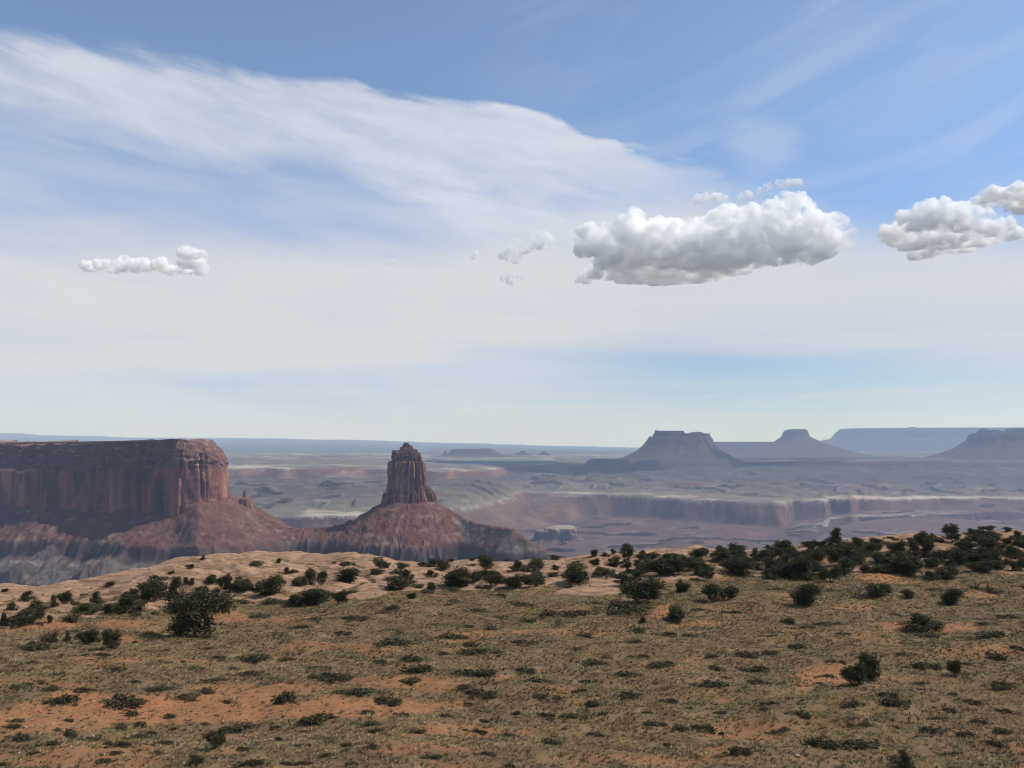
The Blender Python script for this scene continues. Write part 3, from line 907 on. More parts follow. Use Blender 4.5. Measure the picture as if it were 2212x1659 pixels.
# ------------------------------------------------------------------ rock bodies from measured outlines
def lathe(levels, Y, depth=0.8, na=160, nv=3, sq=0.75, flute=0.0, fn=7, rough=0.03, seed=0, crack=0.0, tight=1.0):
    """levels: (row, left column, right column) in photo pixels, top first -> closed body standing at distance Y"""
    L = []
    for i in range(len(levels) - 1):
        a, b2 = levels[i], levels[i + 1]
        for j in range(nv):
            L.append([a[k_] + (b2[k_] - a[k_]) * j / nv for k_ in range(3)])
    L.append(list(levels[-1]))
    th = np.linspace(0, 2 * math.pi, na, endpoint=False)
    cx_ = np.sign(np.cos(th)) * np.abs(np.cos(th)) ** sq
    sy_ = np.sign(np.sin(th)) * np.abs(np.sin(th)) ** sq
    out = []
    for (yy, xl, xr) in L:
        pl_, pr_ = P(xl, yy, Y), P(xr, yy, Y)
        c_ = (pl_ + pr_) / 2
        a = (pr_[0] - pl_[0]) / 2
        nx = th * 1.0
        px_, py_ = np.cos(nx), np.sin(nx)
        zr = c_[2] / max(a, 1)
        fl = fbm3(px_ * fn / 2, py_ * fn / 2, np.full_like(px_, c_[2] * 0.002), 3, seed + 5)
        fr = 1 - 2 * np.abs(noise3(px_ * fn, py_ * fn, np.full_like(px_, c_[2] * 0.0035), seed + 9))
        rr = 1 + flute * (0.5 * fl + 0.5 * fr) + rough * fbm3(px_ * fn * 2, py_ * fn * 2, np.full_like(px_, c_[2] / (Y * 0.004)), 3, seed)
        if crack:
            wv = 0.25 * noise3(px_ * 3, py_ * 3, np.full_like(px_, c_[2] * 0.03), seed + 13)
            nn = noise3((px_ + wv * 0.4) * fn * 1.25, (py_ + wv * 0.4) * fn * 1.25, np.full_like(px_, c_[2] * 0.006), seed + 11)
            rr = rr - crack * np.maximum(0, 1 - np.abs(nn) * 4.5) * (0.4 + 0.6 * np.abs(np.sin(th)))
        b_d = a * depth
        rr = rr * tight
        out.append(np.stack([c_[0] + a * cx_ * rr, Y + b_d * sy_ * rr, np.full_like(th, c_[2])], -1))
    V_ = np.array(out)
    nl = len(V_)
    Fq = grid_faces(nl, na, True)
    tc_ = V_[0].mean(0)
    inner = tc_ + (V_[0] - tc_) * 0.05
    inner[:, 2] += 0.2
    V_ = np.vstack([V_.reshape(-1, 3), inner])
    i_ = np.arange(na)
    i2 = (i_ + 1) % na
    Ft = np.stack([i2, i_, nl * na + i_, nl * na + i2], -1)
    return V_, np.vstack([Fq, Ft])


def join(parts):
    vs, fs, o_ = [], [], 0
    for v_, f_ in parts:
        vs.append(v_)
        fs.append(f_ + o_)
        o_ += len(v_)
    return np.vstack(vs), np.vstack(fs)


def z3(lst, ox, oy, s_):
    return [(oy + a / s_, ox + b2 / s_, ox + c_ / s_) for a, b2, c_ in lst]


# the tower
tw = z3([(287, 786, 822), (289, 784, 824), (305, 783, 828), (307, 776, 848), (320, 775, 851), (322, 762, 853), (336, 756, 860), (338, 755, 882), (352, 752, 893)], 658.3, 877.8, 3.6655)
tcap = z3([(348, 698, 893), (358, 694, 900), (371, 692, 922), (400, 688, 928), (426, 689, 930), (442, 694, 921)], 658.3, 877.8, 3.6655)
tsh = z3([(430, 690, 915), (437, 674, 928), (450, 670, 936), (500, 665, 943), (560, 661, 948), (620, 656, 953), (680, 650, 958), (740, 640, 966), (780, 628, 985), (840, 600, 1010)], 658.3, 877.8, 3.6655)
tb1 = z3([(590, 905, 952), (612, 905, 966), (650, 905, 1000), (690, 905, 1035), (740, 900, 1046), (790, 880, 1062), (850, 850, 1090)], 658.3, 877.8, 3.6655)
tb2 = z3([(684, 626, 700), (700, 622, 705), (740, 616, 710), (800, 600, 720), (850, 580, 740)], 658.3, 877.8, 3.6655)
V, Fx = join([lathe(tw, TW_Y, 0.8, 120, 4, 0.6, 0.10, 4, 0.10, 201), lathe(tcap, TW_Y, 0.8, 260, 7, 0.6, 0.14, 4, 0.12, 203, 0.10, 0.93),
              lathe(tsh, TW_Y, 0.8, 420, 12, 0.62, 0.26, 4.2, 0.05, 205, 0.28, 0.92), lathe(tb1, TW_Y + 4, 0.7, 220, 8, 0.7, 0.26, 4, 0.07, 207, 0.22, 0.93), lathe(tb2, TW_Y - 4, 0.9, 140, 8, 0.7, 0.2, 4, 0.06, 209)])
x_, y_, z = V.T
yp = proj(x_, y_, z)[1]
an = np.arctan2(y_ - TW_Y, x_ - tw_c[0]) * 55
st = noise2(an / 8, z / 120, 211) + 0.5 * noise2(an / 3, z / 50, 213)
col = lerp3(np.tile([0.225, 0.112, 0.085], (len(V), 1)), [0.135, 0.072, 0.062], sst(0.0, 0.55, st))
col = lerp3(col, [0.36, 0.235, 0.18], sst(0.1, 0.5, -st) * 0.75)
capc = lerp3(np.tile([0.15, 0.088, 0.072], (len(V), 1)), [0.24, 0.15, 0.12], sst(0.1, 0.5, noise2(an / 20, z / 3.5, 215)))
col = lerp3(capc, col, sst(995, 1001, yp)) * 0.72
obj('rock_tower', mesh('rock_tower', V, Fx, M_CLIFF, col, False), kind='structure', label='tall fluted red sandstone tower with blocky dark cap on a rubble cone', category='rock tower')

# the little pinnacle beside the prow
pn = [(1059.5, 526.5, 530), (1064, 525.5, 531.5), (1073, 525, 532), (1075, 523, 538), (1078, 519, 542), (1086, 517, 543.5), (1100, 512, 546), (1115, 505, 556)]
V, Fx = lathe(pn, 2035, 0.8, 60, 4, 0.7, 0.2, 3, 0.12, 221)
obj('rock_pinnacle', mesh('rock_pinnacle', V, Fx, M_CLIFF, np.tile([0.16, 0.085, 0.066], (len(V), 1)), False), kind='structure', label='small rock pinnacle at the foot of the mesa prow', category='rock pinnacle')


def butte(name, parts, label, category, tint=(0.20, 0.125, 0.10), talus=(0.225, 0.145, 0.115), split=None):
    V, Fx = join(parts)
    x_, y_, z = V.T
    yp = proj(x_, y_, z)[1]
    n_ = fbm(x_ / 160, z / 30, 3, 231)
    c_ = lerp3(np.tile(tint, (len(V), 1)), np.array(tint) * 1.35, sst(0, 0.5, n_))
    if split:
        n2_ = fbm(x_ / 260, z / 70, 3, 233)
        tl = lerp3(np.tile(talus, (len(V), 1)), np.array(talus) * 0.75, sst(0, 0.5, n2_))
        c_ = lerp3(c_, tl, sst(split - 2, split + 2, yp))
    obj(name, mesh(name, V, Fx, M_BUTTE, c_ * 0.30), kind='structure', label=label, category=category)


B = lambda l: z3(l, 1207.0, 877.8, 4.032)
butte('butte', [lathe(B([(237, 838, 1306), (262, 832, 1312), (272, 800, 1318), (292, 782, 1330), (312, 765, 1340), (340, 742, 1356), (385, 690, 1402), (430, 606, 1478), (448, 560, 1500), (470, 470, 1560), (520, 400, 1640), (580, 300, 1740), (640, 200, 1850)]), 9000, 0.7, 300, 4, 0.75, 0.05, 6, 0.03, 241),
                lathe(B([(213, 845, 1080), (226, 838, 1086), (262, 836, 1092)]), 9000, 0.5, 80, 4, 0.6, 0.08, 4, 0.05, 243),
                lathe(B([(208, 840, 856), (216, 836, 862), (232, 834, 864)]), 8990, 0.8, 30, 3, 0.7, 0.08, 3, 0.05, 244),
                lathe(B([(222, 1190, 1242), (230, 1140, 1248), (250, 1130, 1300)]), 9000, 0.6, 70, 4, 0.6, 0.1, 4, 0.09, 245),
                lathe(B([(258, 790, 798), (268, 784, 803), (300, 778, 812)]), 9000, 0.8, 30, 3, 0.7, 0.1, 3, 0.08, 246),
                lathe(B([(456, 284, 640), (464, 268, 660), (480, 250, 700), (515, 215, 760), (545, 120, 800), (580, 0, 900), (620, -120, 950)]), 8700, 0.45, 160, 4, 0.8, 0.06, 6, 0.03, 247)],
      'flat topped butte with notched crest and wide skirts standing hazy in the canyon', 'butte', split=945)
butte('butte', [lathe([(927, 1706, 1739), (931, 1695, 1743), (943, 1690, 1747), (955, 1674, 1771), (970, 1640, 1815), (984, 1580, 1865), (1000, 1480, 1960)], 13500, 0.7, 120, 4, 0.8, 0.05, 5, 0.03, 251)],
      'small blue hazy butte with narrow flat crown between two broad mesas', 'butte', split=944)
butte('butte', [lathe([(936, 2114, 2335), (940, 2109, 2345), (952, 2103, 2360), (968, 2083, 2400), (983, 2043, 2440), (992, 2015, 2470), (1004, 1970, 2520), (1040, 1850, 2650)], 9800, 0.6, 240, 4, 0.75, 0.05, 7, 0.04, 261),
                lathe([(925.5, 2120, 2128), (928, 2119, 2134), (929, 2118, 2156), (933, 2115, 2158), (937, 2112, 2166)], 9790, 0.8, 60, 3, 0.7, 0.12, 5, 0.1, 262),
                lathe([(925.5, 2186, 2330), (931, 2178, 2335), (938, 2170, 2340)], 9800, 0.5, 60, 3, 0.7, 0.08, 5, 0.06, 263)],
      'broken topped dark blue butte with a long ramp, cut by the frame edge', 'butte', split=952)
butte('mesa', [lathe([(954.3, 1500, 1700), (960, 1490, 1720), (975, 1470, 1780), (984, 1440, 1830), (1000, 1400, 1900)], 14500, 0.4, 140, 4, 0.8, 0.04, 6, 0.02, 271)],
      'low level blue mesa running behind the flat topped butte', 'mesa')
butte('mesa', [lathe([(926, 1826, 2700), (933, 1815, 2720), (940, 1811, 2730), (948, 1803, 2740), (954, 1770, 2770), (972, 1720, 2820), (985, 1680, 2860)], 21500, 0.3, 300, 4, 0.7, 0.012, 8, 0.008, 281),
               lathe([(922.5, 1967, 1973), (924.5, 1955, 1985), (927.5, 1930, 2010)], 20700, 0.6, 40, 3, 0.9, 0.04, 4, 0.02, 283),
               lathe([(924.7, 2080, 2690), (927.5, 2040, 2700)], 21000, 0.3, 60, 3, 0.8, 0.02, 4, 0.01, 285)],
      'broad pale blue mesa with level top on the far horizon', 'mesa', (0.10, 0.09, 0.09))
butte('mesa', [lathe([(970.3, 978, 1062), (974, 974, 1068), (981, 970, 1079), (987, 930, 1120)], 12600, 0.5, 90, 3, 0.75, 0.06, 5, 0.05, 291),
               lathe([(968.5, 1040, 1056), (971, 1030, 1062)], 12600, 0.5, 30, 2, 0.8, 0.05, 3, 0.05, 292)],
      'tiny flat blue mesa on the skyline just right of the tower', 'mesa')
butte('butte', [lathe([(973.8, 1124, 1135), (977, 1122.5, 1137), (983, 1110, 1148)], 12600, 0.8, 40, 3, 0.7, 0.1, 3, 0.08, 293)], 'left one of two tiny square buttes on the far skyline', 'butte')
butte('butte', [lathe([(974.5, 1173, 1180), (977, 1169.5, 1181), (983, 1160, 1190)], 12600, 0.8, 40, 3, 0.7, 0.1, 3, 0.08, 295)], 'right one of two tiny square buttes on the far skyline', 'butte')
butte('rock_spire', [lathe([(972, 960.6, 963), (976, 960, 964), (983, 955, 970)], 12600, 0.8, 30, 3, 0.7, 0.1, 3, 0.08, 297)], 'thin far spire left of the tiny flat mesa', 'rock spire')
butte('rock_ledge', [lathe([(1136, 1196, 1236), (1140, 1178, 1242), (1150, 1176, 1243), (1163, 1172, 1246), (1176, 1150, 1256)], 4900, 0.8, 140, 4, 0.8, 0.34, 4, 0.16, 301), lathe([(1145, 1164, 1200), (1148, 1158, 1205), (1160, 1158, 1206), (1176, 1140, 1220)], 4870, 0.8, 90, 4, 0.8, 0.3, 4, 0.16, 302)],
      'pale cream sandstone ledge jutting from the canyon floor', 'rock ledge', (0.85, 0.68, 0.54), (0.38, 0.25, 0.21), 1147)
butte('hill', [lathe([(1144.5, 1567, 1613), (1148.5, 1556, 1622), (1160, 1515, 1670), (1176, 1430, 1760)], 5100, 0.6, 110, 4, 0.8, 0.08, 6, 0.06, 305)], 'low reddish hill with dark cap on the canyon floor', 'hill', (0.40, 0.20, 0.16), (0.44, 0.25, 0.20), 1149)
butte('hill', [lathe([(1114.5, 1988, 2036), (1118, 1975, 2048), (1125, 1900, 2110), (1134, 1840, 2170), (1155, 1700, 2300)], 5600, 0.5, 110, 4, 0.8, 0.06, 6, 0.05, 307)], 'low purple hill capped dark between two pale benches', 'hill', (0.26, 0.15, 0.13), (0.38, 0.24, 0.21), 1118)
butte('hill', [lathe([(1041, 1466, 1518), (1047, 1445, 1560), (1054, 1415, 1590), (1064, 1360, 1640)], 6900, 0.5, 110, 4, 0.8, 0.08, 6, 0.06, 309)], 'brown dissected hill on the bench below the flat topped butte', 'hill', (0.36, 0.20, 0.16), (0.38, 0.23, 0.18), 1050)

# ------------------------------------------------------------------ haze: one closed box of even air
hm = bpy.data.materials.new('air_haze')
hm.use_nodes = True
t = NT(hm.node_tree)
pv = t.n('ShaderNodeVolumePrincipled')
pv.inputs['Color'].default_value = (0.46, 0.64, 1.0, 1)
pv.inputs['Absorption Color'].default_value = (1, 1, 1, 1)
pv.inputs['Density'].default_value = 4.6e-5
pv.inputs['Anisotropy'].default_value = 0.0
o = t.n('ShaderNodeOutputMaterial')
t.t.links.new(pv.outputs[0], o.inputs['Volume'])
x0, x1, y0, y1, z0, z1_ = -42000, 42000, -300, 34900, -760, 640
hv = [(x, y, z) for z in (z0, z1_) for y in (y0, y1) for x in (x0, x1)]
hf = [(0, 2, 3, 1), (4, 5, 7, 6), (0, 1, 5, 4), (2, 6, 7, 3), (0, 4, 6, 2), (1, 3, 7, 5)]
obj('haze', mesh('haze', hv, hf, hm, None, False), kind='stuff', label='thin blue desert haze filling the canyon air', category='haze')

# ------------------------------------------------------------------ cumulus clouds: puffs fused into one body, filled with scattering vapour
CLOUD_ON = True


def cloud_mat(name, dens, lo, hi, size):
    """vapour whose density breaks up in billows, so that the rim of a cloud frays"""
    m = bpy.data.materials.new(name)
    m.use_nodes = True
    t = NT(m.node_tree)
    tc = t.n('ShaderNodeTexCoord')
    n1 = t.noise(tc.outputs['Object'], 1.0 / size, 5, 0.6, 0.4)
    d = t.mr(n1, lo, hi, 0.0, dens)
    pv = t.n('ShaderNodeVolumePrincipled')
    pv.inputs['Color'].default_value = (1.0, 1.0, 1.0, 1)
    pv.inputs['Absorption Color'].default_value = (1, 1, 1, 1)
    t.put(pv.inputs['Density'], d)
    pv.inputs['Anisotropy'].default_value = 0.0
    o = t.n('ShaderNodeOutputMaterial')
    t.t.links.new(pv.outputs[0], o.inputs['Volume'])
    return m


M_CLOUD = cloud_mat('cloud_vapour', 0.024, 0.39, 0.62, 190.0)
M_SMALL = cloud_mat("small_cloud_vapour", 0.030, 0.40, 0.60, 75.0)
M_WISP = cloud_mat('thin_cloud_vapour', 0.019, 0.42, 0.68, 110.0)


def ico(n=2):
    import bmesh
    bm = bmesh.new()
    bmesh.ops.create_icosphere(bm, subdivisions=n, radius=1)
    v_ = np.array([q_.co[:] for q_ in bm.verts])
    f_ = np.array([[q_.index for q_ in fc.verts] for fc in bm.faces])
    bm.free()
    return v_, f_


ICO = ico(2)


def fuse(me0, vox):
    """join overlapping puffs into one skin"""
    tmp = bpy.data.objects.new('puffs', me0)
    COLL.objects.link(tmp)
    md = tmp.modifiers.new('fuse', 'REMESH')
    md.mode = 'VOXEL'
    md.voxel_size = vox
    dg = bpy.context.evaluated_depsgraph_get()
    me = bpy.data.meshes.new_from_object(tmp.evaluated_get(dg))
    bpy.data.objects.remove(tmp)
    bpy.data.meshes.remove(me0)
    return me


def outer_skins(me):
    """leave out the pockets enclosed inside the body"""
    n_ = len(me.vertices)
    co = np.empty(n_ * 3, np.float32)
    me.vertices.foreach_get('co', co)
    co = co.reshape(-1, 3)
    e = np.empty(len(me.edges) * 2, np.int32)
    me.edges.foreach_get('vertices', e)
    e = e.reshape(-1, 2)
    lab = np.arange(n_)
    while True:
        m_ = np.minimum(lab[e[:, 0]], lab[e[:, 1]])
        new = lab.copy()
        np.minimum.at(new, e[:, 0], m_)
        np.minimum.at(new, e[:, 1], m_)
        new = new[new]
        if (new == lab).all():
            break
        lab = new
    ids, cnt = np.unique(lab, return_counts=True)
    keep = []
    for i in ids[np.argsort(-cnt)]:
        p = co[lab == i]
        lo, hi = p.min(0), p.max(0)
        if not any(((lo >= a) & (hi <= b2)).all() for a, b2 in keep) and (len(keep) == 0 or len(p) > 0.12 * cnt.max()):
            keep.append((lo, hi))
            co_ok = lab == i if len(keep) == 1 else co_ok | (lab == i)
    lt = np.empty(len(me.loops), np.int32)
    me.loops.foreach_get('vertex_index', lt)
    f_ = lt.reshape(-1, 4)
    f_ = f_[co_ok[f_[:, 0]]]
    idx = np.cumsum(co_ok) - 1
    return mesh('cumulus_cloud', co[co_ok], idx[f_])


def cloud(label, blobs, ox, oy, s_, Y, mat, vox, amp=0.34, extra=6, base=None, seed=0, grow=22.0):
    rng = np.random.default_rng(seed)
    vs, fs, o_ = [], [], 0
    px = Y / F
    zb_ = P(1106, base, Y)[2] if base else None
    for (zx, zy, r_) in blobs:
        Yb = Y
        if base:      # flat base at one height: lower in the picture means farther away
            t1 = (HY - (oy + (zy + 0.4 * r_) / s_)) / F
            Yb = float(np.clip((zb_ - CZ) / t1, 0.86 * Y, Y))
        c_ = P(ox + zx / s_, oy + zy / s_, Yb)
        r_ = r_ / s_ * px
        items = [(c_, r_)]
        for _ in range(extra):
            dlt = rng.normal(size=3)
            dlt[2] = abs(dlt[2]) * (1 if rng.random() < 0.75 else -1)
            dlt /= np.linalg.norm(dlt)
            rr = r_ * rng.uniform(0.28, 0.52)
            c2 = c_ + dlt * (r_ - rr * 0.45)
            items.append((c2, rr))
            for _ in range(2 if extra > 2 else 0):
                d2 = dlt + 0.8 * rng.normal(size=3)
                d2 /= np.linalg.norm(d2)
                r3 = rr * rng.uniform(0.3, 0.5)
                items.append((c2 + d2 * (rr - 0.4 * r3), r3))
        for cc, rr in items:
            vs.append(ICO[0] * rr * np.array([1, 1.15, 1]) + cc)
            fs.append(ICO[1] + o_)
            o_ += len(ICO[0])
    me = fuse(mesh('puffs', np.vstack(vs), np.vstack(fs)), vox)
    n_ = len(me.vertices)
    co = np.empty(n_ * 3, np.float32)
    no = np.empty(n_ * 3, np.float32)
    me.vertices.foreach_get('co', co)
    me.vertex_normals.foreach_get('vector', no)
    co, no = co.reshape(-1, 3).astype(float), no.reshape(-1, 3)
    med = np.median([b2[2] for b2 in blobs]) / s_ * px
    sc1 = med * 0.9
    f1 = 0
    a, fr = 1.0, 1 / sc1
    for k_ in range(6):
        f1 = f1 + a * (0.55 - 1.6 * np.abs(noise3(*(co * fr).T, seed + k_)))
        a *= 0.55
        fr *= 2.05
    co = co + no * (f1 * amp * med * 0.55 + grow)[:, None]
    if base is not None:
        low = np.minimum(co[:, 2] - zb_, 0)
        co[:, 2] -= low * 0.85
    me.vertices.foreach_set('co', co.astype(np.float32).ravel())
    me = outer_skins(fuse(me, vox))
    me.name = 'cumulus_cloud'
    me.materials.append(mat)
    me.polygons.foreach_set('use_smooth', np.ones(len(me.polygons), bool))
    me.update()
    obj('cumulus_cloud', me, label=label, category='cloud', group='cumulus clouds')


if CLOUD_ON:
    big = [(230, 430, 85), (190, 470, 60), (310, 400, 60), (265, 375, 35), (440, 330, 45), (540, 330, 70), (536, 288, 34), (470, 420, 105), (620, 380, 75), (720, 395, 80), (820, 390, 85), (800, 330, 35), (920, 390, 85), (1020, 390, 90), (1130, 330, 85), (1200, 290, 65), (1290, 310, 90), (1400, 330, 95), (1320, 420, 130), (1500, 350, 105), (1450, 450, 120), (1600, 330, 95), (1520, 225, 55), (1450, 205, 32), (1580, 180, 55), (1640, 150, 42), (1682, 125, 26), (1690, 180, 35), (1660, 230, 60), (1700, 300, 90), (1620, 450, 125), (1780, 370, 100), (1860, 380, 85), (1930, 340, 55), (1990, 390, 45), (1950, 430, 55), (1800, 470, 105), (1870, 500, 60), (400, 560, 130), (550, 590, 140), (700, 610, 140), (850, 620, 140), (1000, 610, 140), (1150, 590, 130), (1300, 560, 105), (1450, 550, 75), (300, 660, 80), (220, 700, 50), (160, 705, 30), (500, 680, 80), (700, 700, 70), (900, 690, 75), (1100, 670, 65), (1280, 630, 50), (1600, 560, 45), (520, 640, 120), (650, 660, 110), (800, 670, 110), (950, 660, 110), (1100, 640, 100), (1250, 610, 90), (1400, 570, 80), (1530, 540, 70), (400, 640, 100), (600, 480, 140), (900, 500, 150), (1100, 480, 140), (750, 530, 140), (950, 550, 140)]
    cloud('largest white cumulus cloud with grey underside and a turret on top', big, 1206.9, 384.0, 3.2256, 10000, M_CLOUD, 9.5, 0.62, 6, 624, 1)
    rt = [(290, 820, 70), (400, 850, 130), (560, 620, 70), (520, 900, 150), (620, 760, 120), (760, 700, 110), (800, 520, 80), (950, 470, 80), (900, 620, 130), (1100, 470, 90), (1100, 640, 150), (1250, 600, 130), (1400, 650, 150), (1550, 640, 120), (1700, 720, 130), (1850, 780, 120), (1980, 720, 80), (2050, 850, 90), (1500, 880, 130), (1300, 920, 160), (1100, 930, 170), (900, 920, 170), (700, 960, 150), (600, 1080, 100), (750, 1130, 90), (900, 1100, 90), (1050, 1060, 90), (1250, 1050, 80), (1450, 1030, 70), (1650, 950, 80), (1820, 920, 70)]
    cloud('grey bellied cumulus cloud lower of the pair at the right frame edge', rt, 1865.3, 373.1, 6.38, 10500, M_CLOUD, 9, 0.66, 6, 562, 2)
    rt2 = [(1560, 380, 60), (1680, 330, 80), (1800, 310, 90), (1900, 360, 110), (2050, 280, 90), (2150, 270, 110), (2100, 420, 140), (1750, 410, 70), (2250, 350, 150), (2400, 300, 170), (2300, 470, 120), (2550, 380, 160), (2160, 520, 80), (2700, 430, 130)]
    cloud('bright cumulus cloud above its grey neighbour, cut by the right edge', rt2, 1865.3, 373.1, 6.38, 11500, M_CLOUD, 9, 0.55, 6, 464, 3)
    lf = [(400, 430, 45), (460, 450, 60), (560, 430, 50), (640, 420, 50), (720, 405, 35), (560, 480, 40), (680, 480, 35), (860, 350, 50), (930, 340, 38), (870, 440, 90), (980, 450, 80), (1080, 440, 80), (1130, 350, 50), (1190, 370, 65), (1260, 430, 85), (1340, 470, 65), (1480, 200, 38), (1540, 230, 55), (1560, 300, 75), (1650, 300, 60), (1760, 310, 45), (1580, 400, 90), (1700, 400, 90), (1770, 470, 55), (1740, 500, 55), (1560, 490, 60), (1440, 490, 50), (1490, 450, 50), (1400, 500, 50), (770, 480, 45), (800, 440, 45), (1000, 520, 50), (1200, 530, 50), (1340, 540, 40)]
    cloud('small white cumulus cloud floating alone above the long mesa', lf, 109.7, 493.7, 5.376, 10500, M_SMALL, 7, 0.6, 6, 600, 4, 16.0)
    wl = [(1580, 215, 45), (1700, 180, 40), (1800, 150, 55), (1900, 150, 60), (1980, 190, 50), (1850, 220, 65), (1990, 240, 35), (1680, 290, 40), (1760, 260, 50), (1560, 300, 50), (1480, 360, 55), (1600, 380, 45), (1330, 370, 40), (1340, 280, 22)]
    cloud('ragged small cloud tuft left of the largest cumulus', wl, 795.5, 482.8, 5.04, 10500, M_WISP, 6, 0.9, 4, None, 5, 14.0)
    for lab, bl, sd_ in (('tiny pair of white cloud puffs level with the ragged tuft', [(1065, 330, 34), (1155, 320, 36), (1150, 355, 24), (1030, 365, 22)], 6),
                         ('faint lens shaped cloud scrap just beneath the ragged tuft', [(1460, 610, 22), (1530, 600, 45), (1600, 610, 45), (1680, 605, 30), (1540, 650, 35)], 7),
                         ('faintest cloud scrap above the rock tower', [(195, 425, 20), (250, 420, 20), (290, 395, 14)], 8)):
        cloud(lab, bl, 795.5, 482.8, 5.04, 10500, M_WISP, 5, 0.9, 4, None, sd_, 12.0)
    for lab, bl, sd_ in (('flat white cloud scrap left above the largest cumulus', [(960, 145, 18), (1010, 140, 24), (1060, 130, 28), (1110, 140, 20), (1150, 148, 18)], 9),
                         ('slanted cloud scrap below the cumulus turret peak', [(1250, 155, 18), (1290, 140, 22), (1320, 120, 18)], 10),
                         ('highest cloud scrap above the cumulus turret', [(1400, 92, 12), (1440, 74, 16), (1480, 55, 20), (1530, 42, 22), (1590, 40, 22), (1640, 34, 16), (1680, 28, 14)], 11)):
        cloud(lab, [(a, b2, 1.35 * c_) for a, b2, c_ in bl], 1206.9, 384.0, 3.2256, 10000, M_WISP, 6, 0.9, 4, None, sd_, 14.0)

# ------------------------------------------------------------------ placing things on the ground
dray = np.arange(24, 190, 0.2)


def G(x, y):
    dx, dy = (x - 1106) / F, (829.5 - y) / F
    c_, s_ = math.cos(PITCH), math.sin(PITCH)
    fy = c_ - s_ * dy
    t_ = dray / fy
    X, Z = dx * t_, CZ + (s_ + c_ * dy) * t_
    g = gh(X, dray)
    hit = np.nonzero(Z <= g)[0]
    i = hit[0] if len(hit) else int(np.argmin(Z - g))
    return X[i], dray[i], float(g[i])


# ------------------------------------------------------------------ plants
def leaves(rng, lobes, n, size, clump=0.16, per=26, shell=0.55):
    """many small leaf sprays gathered in clumps through the lobes' volume"""
    lobes = np.array(lobes, float)
    vol = lobes[:, 3] * lobes[:, 4] * lobes[:, 5]
    nc = max(4, n // per)
    li = rng.choice(len(lobes), nc, p=vol ** 0.75 / (vol ** 0.75).sum())
    dr = rng.normal(size=(nc, 3))
    dr /= np.linalg.norm(dr, axis=1)[:, None]
    rad = shell + (1 - shell) * rng.random(nc) ** 0.6
    cc = lobes[li, :3] + dr * lobes[li, 3:6] * rad[:, None]
    tin = np.clip(0.5 + 0.28 * rng.normal(size=nc), 0, 1)
    ci = np.repeat(np.arange(nc), per)
    p = cc[ci] + rng.normal(size=(len(ci), 3)) * clump * np.array([1, 1, 0.8])
    p[:, 2] = np.maximum(p[:, 2], 0.02)
    up = rng.normal(size=(len(ci), 3)) + np.array([0, 0, 0.7])
    up /= np.linalg.norm(up, axis=1)[:, None]
    sd_ = np.cross(up, rng.normal(size=(len(ci), 3)))
    sd_ /= np.linalg.norm(sd_, axis=1)[:, None] + 1e-9
    sz = size * rng.uniform(0.6, 1.4, len(ci))[:, None]
    a = p - sd_ * sz * 0.45
    b2 = p + sd_ * sz * 0.45
    c_ = p + up * sz * 1.1
    V = np.stack([a, b2, c_], 1).reshape(-1, 3)
    return V, np.arange(len(V)).reshape(-1, 3), np.repeat(np.clip(tin[ci] + 0.12 * rng.normal(size=len(ci)), 0, 1), 3)


def tube(path, rad, ns=6):
    path = np.array(path, float)
    out = []
    for i in range(len(path)):
        d_ = path[min(i + 1, len(path) - 1)] - path[max(i - 1, 0)]
        d_ /= np.linalg.norm(d_) + 1e-9
        a = np.cross(d_, [0.3, 1, 0.2])
        a /= np.linalg.norm(a) + 1e-9
        b2 = np.cross(d_, a)
        th = np.linspace(0, 2 * math.pi, ns, endpoint=False)
        out.append(path[i] + rad[i] * (np.cos(th)[:, None] * a + np.sin(th)[:, None] * b2))
    return np.vstack(out), grid_faces(len(path), ns, True)


def branch(rng, p, d_, L, r_, depth, out, bend=0.35):
    n_ = 5
    pts_ = [np.array(p, float)]
    d_ = np.array(d_, float)
    for i in range(n_):
        d_ = d_ + rng.normal(size=3) * bend * 0.35
        d_ /= np.linalg.norm(d_)
        pts_.append(pts_[-1] + d_ * L / n_)
    out.append(tube(pts_, np.linspace(r_, r_ * 0.45, n_ + 1), 5))
    if depth > 0:
        for _ in range(rng.integers(2, 4)):
            i = rng.integers(2, n_ + 1)
            nd = d_ + rng.normal(size=3) * 0.75
            nd[2] = abs(nd[2]) * 0.8 + 0.1
            nd /= np.linalg.norm(nd)
            branch(rng, pts_[i], nd, L * rng.uniform(0.5, 0.8), r_ * 0.5, depth - 1, out, bend)


def trunk_mesh(seed, h=1.6, r_=0.16):
    rng = np.random.default_rng(seed)
    out = []
    for k_ in range(rng.integers(1, 3)):
        branch(rng, (0.15 * rng.normal(), 0.15 * rng.normal(), -0.25), (0.35 * rng.normal(), 0.35 * rng.normal(), 1), h, r_, 2, out)
    V, Fx = join(out)
    return mesh('trunk', V, Fx, M_BARK)


def crown_mesh(seed, lobes, n=4600, size=0.125):
    rng = np.random.default_rng(seed)
    V, Fx, tn_ = leaves(rng, lobes, n, size)
    return mesh('crown', V, Fx, M_JUNIPER, None, False, {'tint': tn_})


